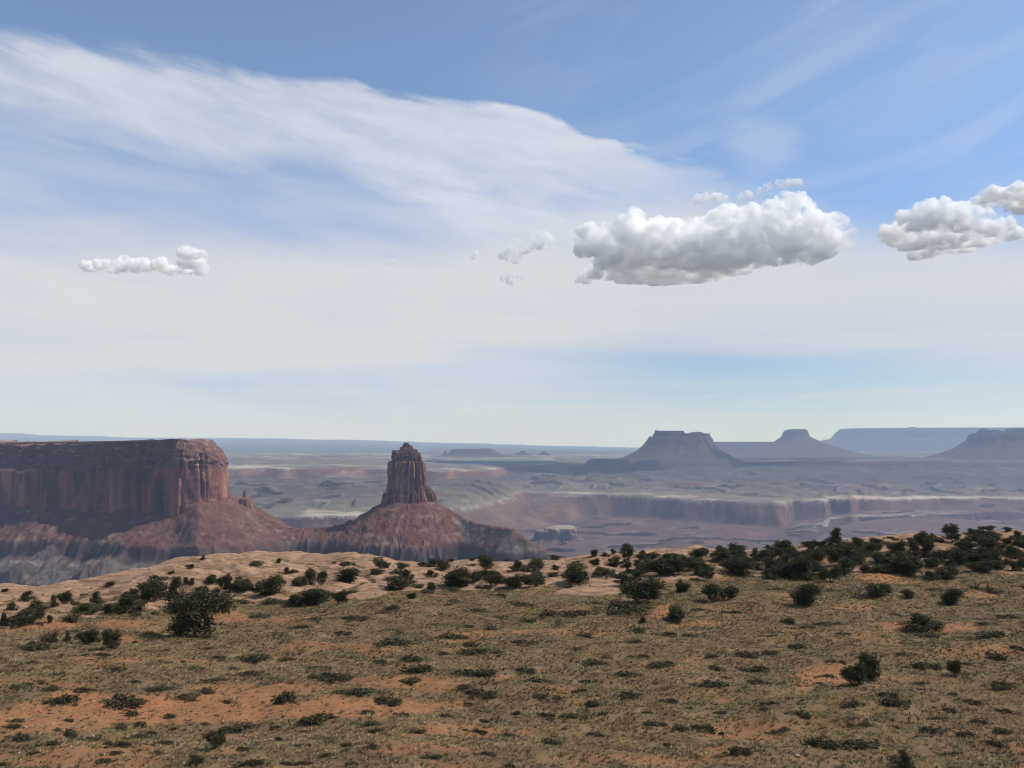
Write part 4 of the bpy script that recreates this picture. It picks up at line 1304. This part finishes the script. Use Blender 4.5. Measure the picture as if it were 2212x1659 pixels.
def auto_lobes(rng, kind):
    """lobes inside a 3 m wide, 3 m high envelope"""
    L = []
    if kind == 'round':
        L.append((0, 0, 1.3, 0.9, 0.9, 1.0))
        for _ in range(9):
            a, z_ = rng.uniform(0, 6.28), rng.uniform(0.5, 2.4)
            rr = (1.05 - 0.35 * abs(z_ - 1.3)) * rng.uniform(0.6, 1.0)
            q_ = rng.uniform(0.38, 0.62)
            L.append((rr * math.cos(a), rr * math.sin(a), z_, q_, q_, q_ * rng.uniform(0.8, 1.1)))
    elif kind == 'wide':
        for _ in range(11):
            a = rng.uniform(0, 6.28)
            rr = rng.uniform(0.1, 1.05)
            q_ = rng.uniform(0.4, 0.62)
            z_ = rng.uniform(0.5, 2.5 - 0.9 * rr)
            L.append((rr * math.cos(a), rr * math.sin(a), z_, q_, q_, q_ * 0.95))
    elif kind == 'cone':
        for _ in range(13):
            z_ = rng.uniform(0.35, 2.65)
            a = rng.uniform(0, 6.28)
            rr = (1.25 - 0.42 * z_) * rng.uniform(0.4, 1)
            q_ = 0.62 - 0.12 * z_ + rng.uniform(-0.05, 0.1)
            L.append((rr * math.cos(a), rr * math.sin(a), z_, q_, q_, q_ * 1.1))
    elif kind == 'split':
        for sx in (-0.75, 0.65):
            for _ in range(6):
                a = rng.uniform(0, 6.28)
                z_ = rng.uniform(0.5, 2.4 + 0.2 * sx)
                rr = rng.uniform(0.05, 0.4)
                q_ = rng.uniform(0.36, 0.55)
                L.append((sx + rr * math.cos(a), 1.4 * rr * math.sin(a), z_, q_, q_, q_))
    return L


CROWN = {}
for kd in ('round', 'wide', 'cone', 'split'):
    CROWN[kd] = []
    for v_ in range(4 if kd in ('round', 'wide') else 2):
        sd_ = 500 + 10 * len(CROWN) + v_
        CROWN[kd].append((crown_mesh(sd_, auto_lobes(np.random.default_rng(sd_ + 70), kd)), trunk_mesh(sd_ + 40)))
# the large two-storeyed juniper: a wide leaning head over a narrow waist
BIG = [(-0.9, 0, 1.95, 0.62, 0.7, 0.5), (-0.35, 0.2, 2.2, 0.75, 0.8, 0.55), (0.3, 0, 2.35, 0.7, 0.8, 0.55), (0.95, 0.1, 2.15, 0.62, 0.7, 0.5), (1.3, 0, 1.85, 0.34, 0.5, 0.35), (-0.55, -0.1, 1.45, 0.5, 0.6, 0.4), (0.45, 0, 1.6, 0.5, 0.6, 0.45), (-1.2, 0, 1.6, 0.3, 0.4, 0.3),
       (-0.75, -0.1, 0.85, 0.45, 0.5, 0.45), (-0.3, -0.3, 1.0, 0.4, 0.5, 0.4), (0.25, -0.2, 0.8, 0.5, 0.5, 0.6), (0.5, 0, 0.45, 0.42, 0.4, 0.45), (-0.55, -0.2, 0.5, 0.4, 0.4, 0.4), (-1.0, 0, 0.35, 0.4, 0.45, 0.32), (-1.25, 0, 0.15, 0.25, 0.3, 0.2)]
CROWN['big'] = [(crown_mesh(590, BIG, 8200, 0.10), trunk_mesh(591, 1.9, 0.10))]

PLANTS = []
JUN, LOW = [], []            # (x, base row, width, height, kind, label)
D5 = lambda l: [(a / 3.1015, 1179.5 + b2 / 3.1015, c_ / 3.1015, d_ / 3.1015, *r_) for a, b2, c_, d_, *r_ in l]
D6 = lambda l: [(658.3 + a / 2.688, 1179.5 + b2 / 2.688, c_ / 2.688, d_ / 2.688, *r_) for a, b2, c_, d_, *r_ in l]
D7 = lambda l: [(1426.4 + a / 2.8157, 1124.6 + b2 / 2.8157, c_ / 2.8157, d_ / 2.8157, *r_) for a, b2, c_, d_, *r_ in l]
JUN += D5([(165, 372, 110, 66), (25, 320, 60, 32), (420, 390, 112, 96), (342, 418, 75, 85), (625, 405, 112, 90), (205, 497, 130, 118), (105, 558, 175, 105), (12, 545, 60, 95),
           (545, 465, 150, 78), (727, 298, 92, 54), (828, 462, 205, 138), (715, 464, 85, 75), (1000, 385, 200, 175), (920, 390, 120, 110), (1160, 370, 130, 155), (1255, 272, 60, 60), (1392, 270, 100, 72),
           (1500, 305, 112, 130), (1610, 322, 140, 105), (1690, 320, 100, 90), (1800, 335, 220, 145), (1330, 400, 150, 130), (1420, 380, 100, 100),
           (1270, 622, 372, 290, 'big', 'largest juniper at the left, wide leaning crown above a narrow waist'),
           (1990, 275, 120, 85), (2112, 268, 135, 140, 'split'), (1916, 192, 40, 50), (2080, 412, 280, 120), (1960, 405, 120, 70),
           (575, 672, 160, 118, 'wide', 'broad left bush of the touching pair on the left meadow'), (722, 702, 150, 132, 'round', 'rounder right bush of the touching pair on the left meadow'),
           (357, 658, 52, 66, 'cone', 'small upright juniper sapling beside the grey brush at left'), (438, 645, 48, 62, 'cone', 'tiny lone cone shaped juniper between grey brush and bush pair'),
           (325, 524, 42, 55), (1358, 98, 44, 30, 'cone', 'tiny dark bush alone on the skyline of the left dome'), (1270, 157, 64, 36), (1145, 197, 50, 32), (1866, 122, 42, 38),
           (1432, 1374, 142, 126, 'round', 'dark upright juniper bush in the near grass at lower left'), (1295, 1484, 104, 76, 'wide', 'ragged small juniper at the bottom frame edge, lower left')])
JUN += D6([(460, 132, 62, 38), (556, 135, 88, 42), (405, 170, 105, 38), (250, 222, 185, 98), (590, 200, 74, 68), (520, 262, 215, 95), (730, 187, 76, 46), (736, 264, 72, 58, 'round', 'neat round dark bush on the meadow edge below the tower'), (207, 338, 94, 84), (70, 335, 160, 86),
           (680, 121, 52, 26), (746, 124, 92, 48), (850, 96, 42, 22), (975, 90, 52, 16), (1048, 137, 115, 84), (900, 250, 210, 128), (1000, 212, 74, 54), (1106, 236, 128, 80), (1170, 73, 54, 18),
           (1240, 152, 88, 70), (1352, 142, 135, 84), (1450, 81, 92, 28), (1335, 240, 130, 102), (1215, 258, 122, 92), (1572, 235, 195, 180), (1690, 122, 64, 52), (1682, 66, 52, 42), (1746, 66, 52, 26), (1790, 53, 37, 37),
           (1872, 82, 98, 86, 'round', 'round juniper standing out on the skyline left of the pale mound'), (1958, 86, 52, 60), (1860, 245, 112, 104), (2012, 92, 132, 58), (2130, 180, 235, 136), (622, 312, 60, 40),
           (1992, 342, 255, 160, 'wide', 'big dark juniper bush at the right end of the pale slickrock mound'), (2172, 440, 132, 100, 'round', 'dark round bush on orange sand below the flat topped butte'), (1971, 460, 46, 42, 'round', 'very small dark bush left of the round bush on sand'), (2192, 272, 64, 62)])
JUN += D7([(1780, 107, 106, 78, 'round', 'lone round juniper on the skyline between two pale domes'), (2010, 64, 104, 34), (2120, 70, 62, 30), (2190, 122, 64, 64), (1096, 168, 138, 106, 'cone', 'tallest pointed juniper on the right skyline'), (1220, 178, 112, 80), (1332, 162, 124, 54), (930, 168, 104, 48), (990, 167, 72, 42), (775, 167, 58, 32), (729, 170, 42, 24), (660, 174, 48, 24),
           (1120, 276, 152, 132), (940, 214, 92, 64), (62, 345, 134, 146), (150, 292, 64, 84), (232, 305, 122, 94), (380, 265, 152, 90), (590, 255, 94, 80), (480, 345, 185, 126), (680, 305, 132, 94), (762, 285, 104, 84), (830, 355, 130, 100), (900, 375, 200, 130), (955, 262, 120, 84), (1052, 384, 112, 94), (722, 352, 120, 70), (1240, 238, 74, 52),
           (1560, 236, 122, 112, 'cone'), (1662, 238, 114, 104), (1450, 314, 132, 114), (1540, 346, 162, 124), (1350, 275, 122, 94), (1400, 330, 120, 80), (1780, 256, 174, 94), (1900, 276, 164, 114), (2060, 210, 152, 106), (1780, 364, 150, 94), (1990, 324, 152, 94), (2080, 304, 94, 64), (2192, 314, 74, 92), (1660, 368, 104, 58), (1150, 335, 132, 104), (300, 358, 92, 62), (1300, 330, 100, 70),
           (160, 443, 104, 58), (395, 498, 204, 122, 'split', 'dark two headed juniper near the meadow edge below the flat butte'), (930, 536, 232, 148, 'wide', 'wide spreading juniper with visible stems on the right meadow'), (1355, 480, 142, 106, 'round', 'round juniper just right of the bare grey shrub'), (1515, 480, 82, 64), (1815, 526, 165, 108, 'wide', 'dark juniper with brownish back on the far right meadow'),
           (1622, 686, 208, 110, 'wide', 'flat oval dark juniper on an orange sand patch at right'), (1215, 1014, 160, 150, 'wide', 'left and lower half of the near dark juniper pair'), (1305, 985, 150, 160, 'round', 'right and taller half of the near dark juniper pair'), (1805, 944, 104, 90, 'round', 'small ball shaped dark juniper at the right of the near pair'), (1505, 1530, 155, 110, 'cone', 'juniper cut by the bottom frame edge at lower right')])
LOW += D5([(385, 1080, 205, 88), (785, 1098, 285, 98), (1020, 1002, 190, 56), (1200, 1064, 190, 74), (540, 988, 180, 38), (200, 718, 320, 70), (640, 752, 160, 38), (1090, 722, 72, 32), (1210, 792, 64, 22), (1430, 774, 142, 42), (1640, 794, 225, 72), (1555, 842, 84, 32), (1640, 893, 222, 52), (1440, 928, 250, 36), (2160, 922, 155, 72), (1640, 1254, 320, 72), (2100, 1214, 184, 82), (790, 1242, 94, 58), (910, 1228, 84, 54), (440, 1283, 104, 62), (370, 1252, 62, 32), (110, 1334, 222, 62), (900, 1303, 140, 46), (985, 1283, 114, 42), (340, 1347, 114, 42), (1090, 1347, 142, 42), (80, 972, 132, 36), (172, 947, 62, 30), (262, 932, 112, 32), (2000, 562, 164, 34), (1120, 1168, 84, 42), (1850, 1238, 94, 28), (1400, 537, 72, 24), (1880, 1084, 150, 108), (285, 658, 104, 72), (250, 542, 62, 36), (885, 662, 36, 26), (1820, 405, 165, 64), (1010, 470, 70, 30), (900, 480, 70, 40), (1600, 395, 140, 40), (1480, 345, 100, 36), (560, 340, 70, 20), (60, 440, 60, 60), (1680, 1490, 220, 62), (2010, 1480, 200, 40), (1040, 1410, 90, 34)])
LOW += D6([(260, 448, 204, 44), (860, 353, 182, 38), (1250, 363, 204, 42), (990, 393, 122, 32), (460, 403, 92, 28), (200, 528, 122, 32), (530, 590, 210, 60), (870, 549, 204, 44), (960, 593, 114, 42), (1250, 583, 184, 38), (1000, 644, 204, 54), (610, 684, 164, 54), (670, 749, 225, 60), (590, 824, 114, 64), (150, 804, 225, 64), (250, 889, 245, 66), (450, 929, 205, 56), (60, 1054, 155, 84), (1000, 776, 300, 64), (1262, 749, 144, 46), (990, 900, 235, 62), (940, 842, 150, 44), (1370, 803, 164, 38), (1390, 919, 145, 64), (1380, 1019, 155, 48), (1530, 1013, 114, 42), (1230, 994, 64, 34), (1890, 894, 155, 48), (1680, 939, 124, 48), (2130, 923, 84, 36), (1890, 774, 165, 48), (2080, 719, 175, 48), (1960, 668, 104, 36), (1760, 662, 72, 26), (1300, 463, 114, 42), (1140, 437, 114, 32), (1090, 497, 84, 32), (1440, 425, 124, 60), (1590, 424, 205, 62), (1870, 409, 300, 80), (1690, 348, 92, 27), (1630, 543, 104, 36), (2110, 533, 124, 37), (1940, 513, 92, 36), (1930, 578, 84, 32), (400, 1193, 74, 32), (1000, 1098, 134, 32), (275, 1284, 64, 34), (1690, 1113, 144, 32), (1700, 705, 150, 50), (1320, 440, 90, 30), (650, 255, 90, 36), (500, 380, 90, 40)])
LOW += D7([(1010, 652, 225, 32), (890, 662, 124, 22), (1110, 703, 154, 27), (680, 718, 112, 22), (530, 849, 185, 54), (690, 844, 114, 48), (1620, 919, 205, 54), (1450, 1149, 205, 74), (1380, 1083, 154, 42), (1180, 1153, 155, 54), (880, 1219, 135, 54), (690, 1133, 104, 27), (640, 1168, 84, 32), (70, 1118, 84, 37), (180, 1162, 64, 27), (370, 1188, 92, 32), (300, 1314, 174, 64), (140, 1294, 104, 54), (770, 1303, 144, 48), (1000, 1399, 265, 84), (1220, 1404, 305, 84), (1660, 1314, 185, 64), (1900, 1334, 124, 54), (2110, 1314, 114, 54), (2050, 1389, 124, 54), (50, 1383, 84, 32), (480, 1444, 154, 64), (2110, 1034, 205, 54), (2090, 864, 124, 64), (2060, 724, 225, 54), (1900, 1129, 124, 42), (50, 893, 92, 42), (350, 1034, 225, 54), (600, 934, 164, 54), (340, 918, 104, 42), (1800, 1444, 225, 44), (2150, 603, 135, 32), (1640, 723, 165, 37), (1440, 593, 84, 32), (790, 644, 92, 52), (2050, 464, 184, 60), (1670, 444, 155, 32), (180, 715, 120, 30), (330, 845, 90, 36), (2180, 800, 90, 40), (1760, 1180, 100, 40)])
random.seed(5)
rng = np.random.default_rng(77)
taken = [(a, b2, c_) for a, b2, c_, *_ in JUN + LOW]
tries = 0
extra_low = 0
while extra_low < 95 and tries < 4000:
    tries += 1
    x = rng.uniform(-60, 2270)
    y = rng.uniform(np.interp(x, MX, MY) + 12, 1665)
    if any(abs(x - a) < (c_ * 0.5 + 30) and abs(y - b2) < 16 for a, b2, c_ in taken):
        continue
    wd = rng.uniform(18, 46) * (0.75 + (y - 1250) / 900)
    LOW.append((x, y, wd, wd * rng.uniform(0.22, 0.38)))
    taken.append((x, y, wd))
    extra_low += 1
extra_low = 0
tries = 0
while extra_low < 300 - 4 - len(LOW) + extra_low and extra_low < 56 and tries < 4000:
    tries += 1
    x = rng.uniform(60, 2240)
    y = rng.uniform(np.interp(x, SX, SY) + 12, np.interp(x, MX, MY) + 14)
    if any(abs(x - a) < 14 and abs(y - b2) < 5 for a, b2, c_ in taken):
        continue
    wd = rng.uniform(18, 44)
    LOW.append((x, y, wd, wd * rng.uniform(0.28, 0.5)))
    taken.append((x, y, wd))
    extra_low += 1
# a few more small junipers in the rim belt, as dense as in the photo
tries = 0
extra = 0
while extra < 78 and tries < 4000:
    tries += 1
    x = rng.uniform(930, 2240)
    y0_ = np.interp(x, SX, SY)
    y = y0_ + rng.uniform(14, 80)
    if y > np.interp(x, MX, MY) + 8:
        continue
    if x < 1350 and rng.random() < 0.8:
        continue
    if any(abs(x - a) < 16 and abs(y - b2) < 6 for a, b2, c_ in taken):
        continue
    wd = rng.uniform(20, 46)
    JUN.append((x, y, wd, wd * rng.uniform(0.5, 0.85)))
    taken.append((x, y, wd))
    extra += 1


# ---- labels: zone + size + order inside the zone
def zone_x(x):
    for lim, nm in ((190, 'at the left frame edge'), (330, 'below the mesa wall'), (520, 'below the mesa prow'), (700, 'below the saddle'), (830, 'left below the tower'), (960, 'right below the tower'), (1090, 'below the grey bench'),
                    (1230, 'below the pale ledge'), (1380, 'left of flat butte'), (1520, 'below the flat butte'), (1660, 'right of flat butte'), (1780, 'below the blue butte'), (1900, 'left under broad mesa'), (2020, 'under the broad mesa'), (2130, 'below the broken butte')):
        if x < lim:
            return nm
    return 'at the right frame edge'


ORD = ['first', 'second', 'third', 'fourth', 'fifth', 'sixth', 'seventh', 'eighth', 'ninth', 'tenth', 'eleventh', 'twelfth']


def autolabel(items, row, noun):
    buckets = {}
    for i, it in enumerate(items):
        if len(it) > 5 and it[5]:
            continue
        sz = row(it)
        buckets.setdefault((sz, zone_x(it[0])), []).append(i)
    lab = [it[5] if len(it) > 5 else '' for it in items]
    for (sz, zn), ids in buckets.items():
        ids.sort(key=lambda i: items[i][0])
        for j, i in enumerate(ids):
            if len(ids) == 1:
                lab[i] = f'{noun(sz)}, {zn}'
            else:
                lab[i] = f'{noun(sz)}, {ORD[min(j, 11)]} from left, {zn}'
    return lab


def jrow(it):
    x, y, wd, ht = it[:4]
    line = np.interp(x, SX, SY)
    top_ = y - ht
    where = 'sky' if top_ < line - 1 and y < line + 16 else ('belt' if y < np.interp(x, MX, MY) + 6 else 'mead')
    size = 'big' if wd > 52 else ('mid' if wd > 30 else 'small')
    return size, where


def jnoun(sz):
    return {'big': 'bulky', 'mid': 'mid sized', 'small': 'small'}[sz[0]] + ' dark juniper ' + {'sky': 'on the rim skyline', 'belt': 'on the slickrock', 'mead': 'on the meadow'}[sz[1]]


jl = autolabel(JUN, jrow, jnoun)
rng = np.random.default_rng(9)
for i, it in enumerate(JUN):
    x, y, wd, ht = it[:4]
    kd = it[4] if len(it) > 4 else ('wide' if wd / ht > 1.7 else rng.choice(['round', 'round', 'wide', 'cone', 'split'], p=[0.3, 0.2, 0.3, 0.12, 0.08]))
    X, Y, Z = G(x, y - 0.5)
    W_, H_ = wd / F * Y, ht / F * Y
    if x > 1350 and jrow(it)[1] == 'belt':
        W_ *= 1.12
    cm, tm = CROWN[kd][int(rng.integers(len(CROWN[kd])))]
    rz = 0.0 if kd in ('big', 'split', 'wide') else float(rng.uniform(0, 6.28))
    if kd == 'split' and rng.random() < 0.5:
        rz = math.pi
    e = bpy.data.objects.new('juniper_tree', None)
    COLL.objects.link(e)
    dep = W_ if kd != 'wide' else W_ * 0.85
    e.location = (X, Y + 0.35 * dep, Z - 0.06 * H_)
    e.rotation_euler = (0, 0, rz)
    th = (CZ - Z) / Y
    e.scale = (W_ / 3.0 * 1.17, dep / 3.0, max(H_ - 0.30 * dep * th, 0.6 * H_) / (2.55 if y > np.interp(x, MX, MY) or jrow(it)[1] == 'sky' else 2.8))
    e['label'] = jl[i]
    e['category'] = 'tree'
    e['group'] = 'junipers on the rim and meadow'
    PLANTS.append(('j', it, e, obj('crown', cm, e)))
    obj('trunk', tm, e)

# ---- low shrubs
SHR = []
for v_ in range(7):
    rg = np.random.default_rng(700 + v_)
    L = []
    for _ in range(10):
        a, rr = rg.uniform(0, 6.28), rg.uniform(0, 0.85)
        q_ = rg.uniform(0.22, 0.42)
        L.append((1.15 * rr * math.cos(a), 0.7 * rr * math.sin(a), 0.14 + 0.12 * (1 - rr), q_ * 1.1, q_ * 0.9, 0.20 + 0.18 * (1 - rr)))
    V, Fx, tn_ = leaves(rg, L, 1700, 0.105, 0.085, 20, 0.4)
    SHR.append(mesh('shrub_foliage', V, Fx, M_SHRUB, None, False, {'tint': tn_}))


def lrow(it):
    x, y, wd, ht = it[:4]
    size = 'big' if wd > 60 else ('mid' if wd > 34 else 'small')
    where = 'near' if y > 1560 else ('sand' if y > 1460 else ('mid' if y > 1360 else ('far' if y > np.interp(x, MX, MY) - 4 else 'rim')))
    return size, where


def lnoun(sz):
    return {'big': 'large', 'mid': 'medium', 'small': 'small'}[sz[0]] + ' low dark shrub ' + {'near': 'in nearest grass', 'sand': 'along the sand strip', 'mid': 'in middle meadow', 'far': 'at far meadow edge', 'rim': 'on rim slickrock'}[sz[1]]


ll = autolabel(LOW, lrow, lnoun)
for i, it in enumerate(LOW):
    x, y, wd, ht = it[:4]
    X, Y, Z = G(x, y - 1)
    W_ = 1.45 * wd / F * Y
    th = (CZ - Z) / Y
    hm_ = 1.12 * ht / F * Y
    dp = min(0.6 * hm_ / th, W_ * 0.95)
    H_ = max(hm_ - 0.75 * dp * th, 0.20)
    o = obj('low_shrub', SHR[int(rng.integers(7))], None, (X, Y + 0.4 * dp, Z - 0.03), 0.12 * float(rng.normal()) + (math.pi if rng.random() < 0.5 else 0), (W_ / 2.5, dp / 1.75, H_ / 0.66),
            label=ll[i], category='shrub', group='low shrubs on the meadow')
    PLANTS.append(('l', it, o, o))

# ---- bare grey shrubs
for (x, y, wd, ht, lab), sd_ in zip([*D7([(1200, 468, 165, 135, 'bare grey branching shrub beside a round juniper at right')]), *D6([(1480, 478, 92, 112, 'thin leafless snag in the middle of the meadow'), (520, 560, 150, 80, 'wispy bare shrub on the meadow below the tower'), (1016, 240, 46, 56, 'small dead snag among junipers right of the tower'), (1955, 170, 84, 72, 'brownish bare shrub above the big dark bush')])], (811, 812, 813, 814, 815)):
    X, Y, Z = G(x, y)
    rg = np.random.default_rng(sd_)
    out = []
    for _ in range(7):
        a = rg.uniform(0, 6.28)
        branch(rg, (0.1 * math.cos(a), 0.1 * math.sin(a), -0.1), (0.9 * math.cos(a), 0.9 * math.sin(a), 1.0), 1.0, 0.055, 3, out, 0.5)
    V, Fx = join(out)
    me = mesh('dead_shrub', V, Fx, M_DEAD)
    ext = V.max(0) - V.min(0)
    obj('dead_shrub', me, None, (X, Y + 0.2, Z - 0.05), 0, (wd / F * Y / ext[0], wd / F * Y / ext[1], ht / F * Y / ext[2]), label=lab, category='shrub', group='bare shrubs')

# ---- leave out plants that other plants or the rim hide completely, then number the rest
bpy.context.view_layer.update()
dg = bpy.context.evaluated_depsgraph_get()
rng = np.random.default_rng(3)
eye = Vector((0, 0, CZ))
left_j, left_l = [], []
for kind_, it, o, m_ in PLANTS:
    vs_ = m_.data.vertices
    seen = 0
    for i in rng.integers(0, len(vs_), 160):
        p = m_.matrix_world @ vs_[int(i)].co
        hit = S.ray_cast(dg, eye, (p - eye).normalized(), distance=(p - eye).length * 1.01)
        seen += bool(hit[0] and hit[4] is not None and hit[4].name == m_.name)
        if seen > 4:
            break
    if seen > 4:
        (left_j if kind_ == 'j' else left_l).append((it, o))
    else:
        for ch in list(o.children):
            bpy.data.objects.remove(ch)
        bpy.data.objects.remove(o)
for lst, row_, noun_ in ((left_j, jrow, jnoun), (left_l, lrow, lnoun)):
    for (it, o), lb in zip(lst, autolabel([q_[0] for q_ in lst], row_, noun_)):
        o['label'] = lb

# ------------------------------------------------------------------ bunchgrass over the meadow (nobody could count it)
rng = np.random.default_rng(4)
SPC = 0.285
d_ = np.arange(36, 128, SPC)
rows = [np.arange(-760, 2980, SPC / dd_ * F) for dd_ in d_]
u_ = np.concatenate([q_ + rng.uniform(0, 30) for q_ in rows])
d_ = np.repeat(d_, [len(q_) for q_ in rows])
NT_ = len(u_)
gx = (u_ - 1106) / F * (d_ * math.cos(PITCH) - 17.0 * math.sin(PITCH)) + SPC * 0.38 * rng.normal(size=NT_)
gy = d_ + SPC * 0.38 * rng.normal(size=NT_)
gz = gh(gx, gy)
rk, sd = masks(gx, gy, gz)
dens = (1 - sst(0.15, 0.5, rk)) * (1 - 0.82 * sst(0.3, 0.85, sd)) * sst(-0.50, 0.02, fbm(gx / 1.3, gy / 1.0, 2, 301))
dens *= (gy < rim_d(np.clip(u_, -900, 3100)) - 2)
dens *= np.where((u_ > -260) & (u_ < 2480), 1.0, 0.55)
keep = rng.random(NT_) < dens
gx, gy, gz = gx[keep], gy[keep], gz[keep]
n_ = len(gx)
NB = 10
lowf = fbm(gx / 9, gy / 7, 3, 303)
dark = sst(0.0, 0.34, fbm(gx / 3.4, gy / 1.5, 3, 307))
tin = np.clip(0.56 + 0.40 * lowf + 0.24 * rng.normal(size=n_), 0.12, 1) * (1 - 0.72 * dark)
hgt = rng.uniform(0.10, 0.24, n_) * (1 + 0.35 * fbm(gx / 4, gy / 3, 2, 305))
ci = np.repeat(np.arange(n_), NB)
a = rng.uniform(0, 2 * math.pi, len(ci))
rr = rng.uniform(0.0, 0.10, len(ci))
bx, by, bz = gx[ci] + rr * np.cos(a), gy[ci] + rr * np.sin(a), gz[ci] - 0.02
lean = rng.uniform(0.3, 1.15, len(ci)) * hgt[ci]
tx, ty, tz = bx + lean * np.cos(a) + 0.25 * hgt[ci], by + lean * np.sin(a), bz + hgt[ci] * rng.uniform(0.6, 1.1, len(ci))
wb = rng.uniform(0.02, 0.042, len(ci))
pa = a + math.pi / 2 + rng.normal(size=len(ci)) * 0.5
ox_, oy_ = np.cos(pa) * wb, np.sin(pa) * wb
V = np.stack([np.stack([bx - ox_, by - oy_, bz], -1), np.stack([bx + ox_, by + oy_, bz], -1), np.stack([tx, ty, tz], -1)], 1).reshape(-1, 3)
tv = np.repeat(np.clip(tin[ci] + 0.10 * rng.normal(size=len(ci)), 0, 1), 3)
obj('grass', mesh('grass', V, np.arange(len(V)).reshape(-1, 3), M_GRASS, None, False, {'tint': tv, 'green': np.repeat(sst(-0.15, 0.3, fbm(gx / 14, gy / 10, 3, 311) + 0.15 * rng.normal(size=n_))[ci], 3)}), kind='stuff', label='dry pale green and straw bunchgrass covering the meadow', category='grass')

# ------------------------------------------------------------------ loose stones on the sand and the slickrock
rng = np.random.default_rng(12)
n_ = 9000
d_ = np.sqrt(rng.uniform(38 ** 2, 150 ** 2, n_))
u_ = rng.uniform(-200, 2420, n_)
gx = (u_ - 1106) / F * (d_ * math.cos(PITCH) - 17.0 * math.sin(PITCH))
gy = d_
gz = gh(gx, gy)
rk, sd = masks(gx, gy, gz)
keep = (rng.random(n_) < 0.16 + 0.5 * sst(0.4, 0.8, sd) + 0.35 * rk) & (gy < rim_d(np.clip(u_, -900, 3100)) - 1)
gx, gy, gz = gx[keep], gy[keep], gz[keep]
iv, if_ = ico(1)
n_ = len(gx)
sz = 0.045 + 0.13 * rng.random(n_) ** 3
shp = rng.uniform(0.6, 1.3, (n_, 1, 3)) * np.array([1, 1, 0.6])
jit_ = 1 + 0.22 * rng.normal(size=(n_, len(iv), 1))
V = iv[None] * jit_ * shp * sz[:, None, None] + np.stack([gx, gy, gz + 0.25 * sz], -1)[:, None, :]
Fs = (if_[None] + (np.arange(n_) * len(iv))[:, None, None]).reshape(-1, 3)
M_STONE = simple_mat('loose_sandstone', (0.13, 0.082, 0.055), (0.36, 0.24, 0.165), 0.8)
obj('gravel', mesh('gravel', V.reshape(-1, 3), Fs, M_STONE, None, False), kind='stuff', label='loose sandstone pieces strewn over the sand and slickrock', category='gravel')
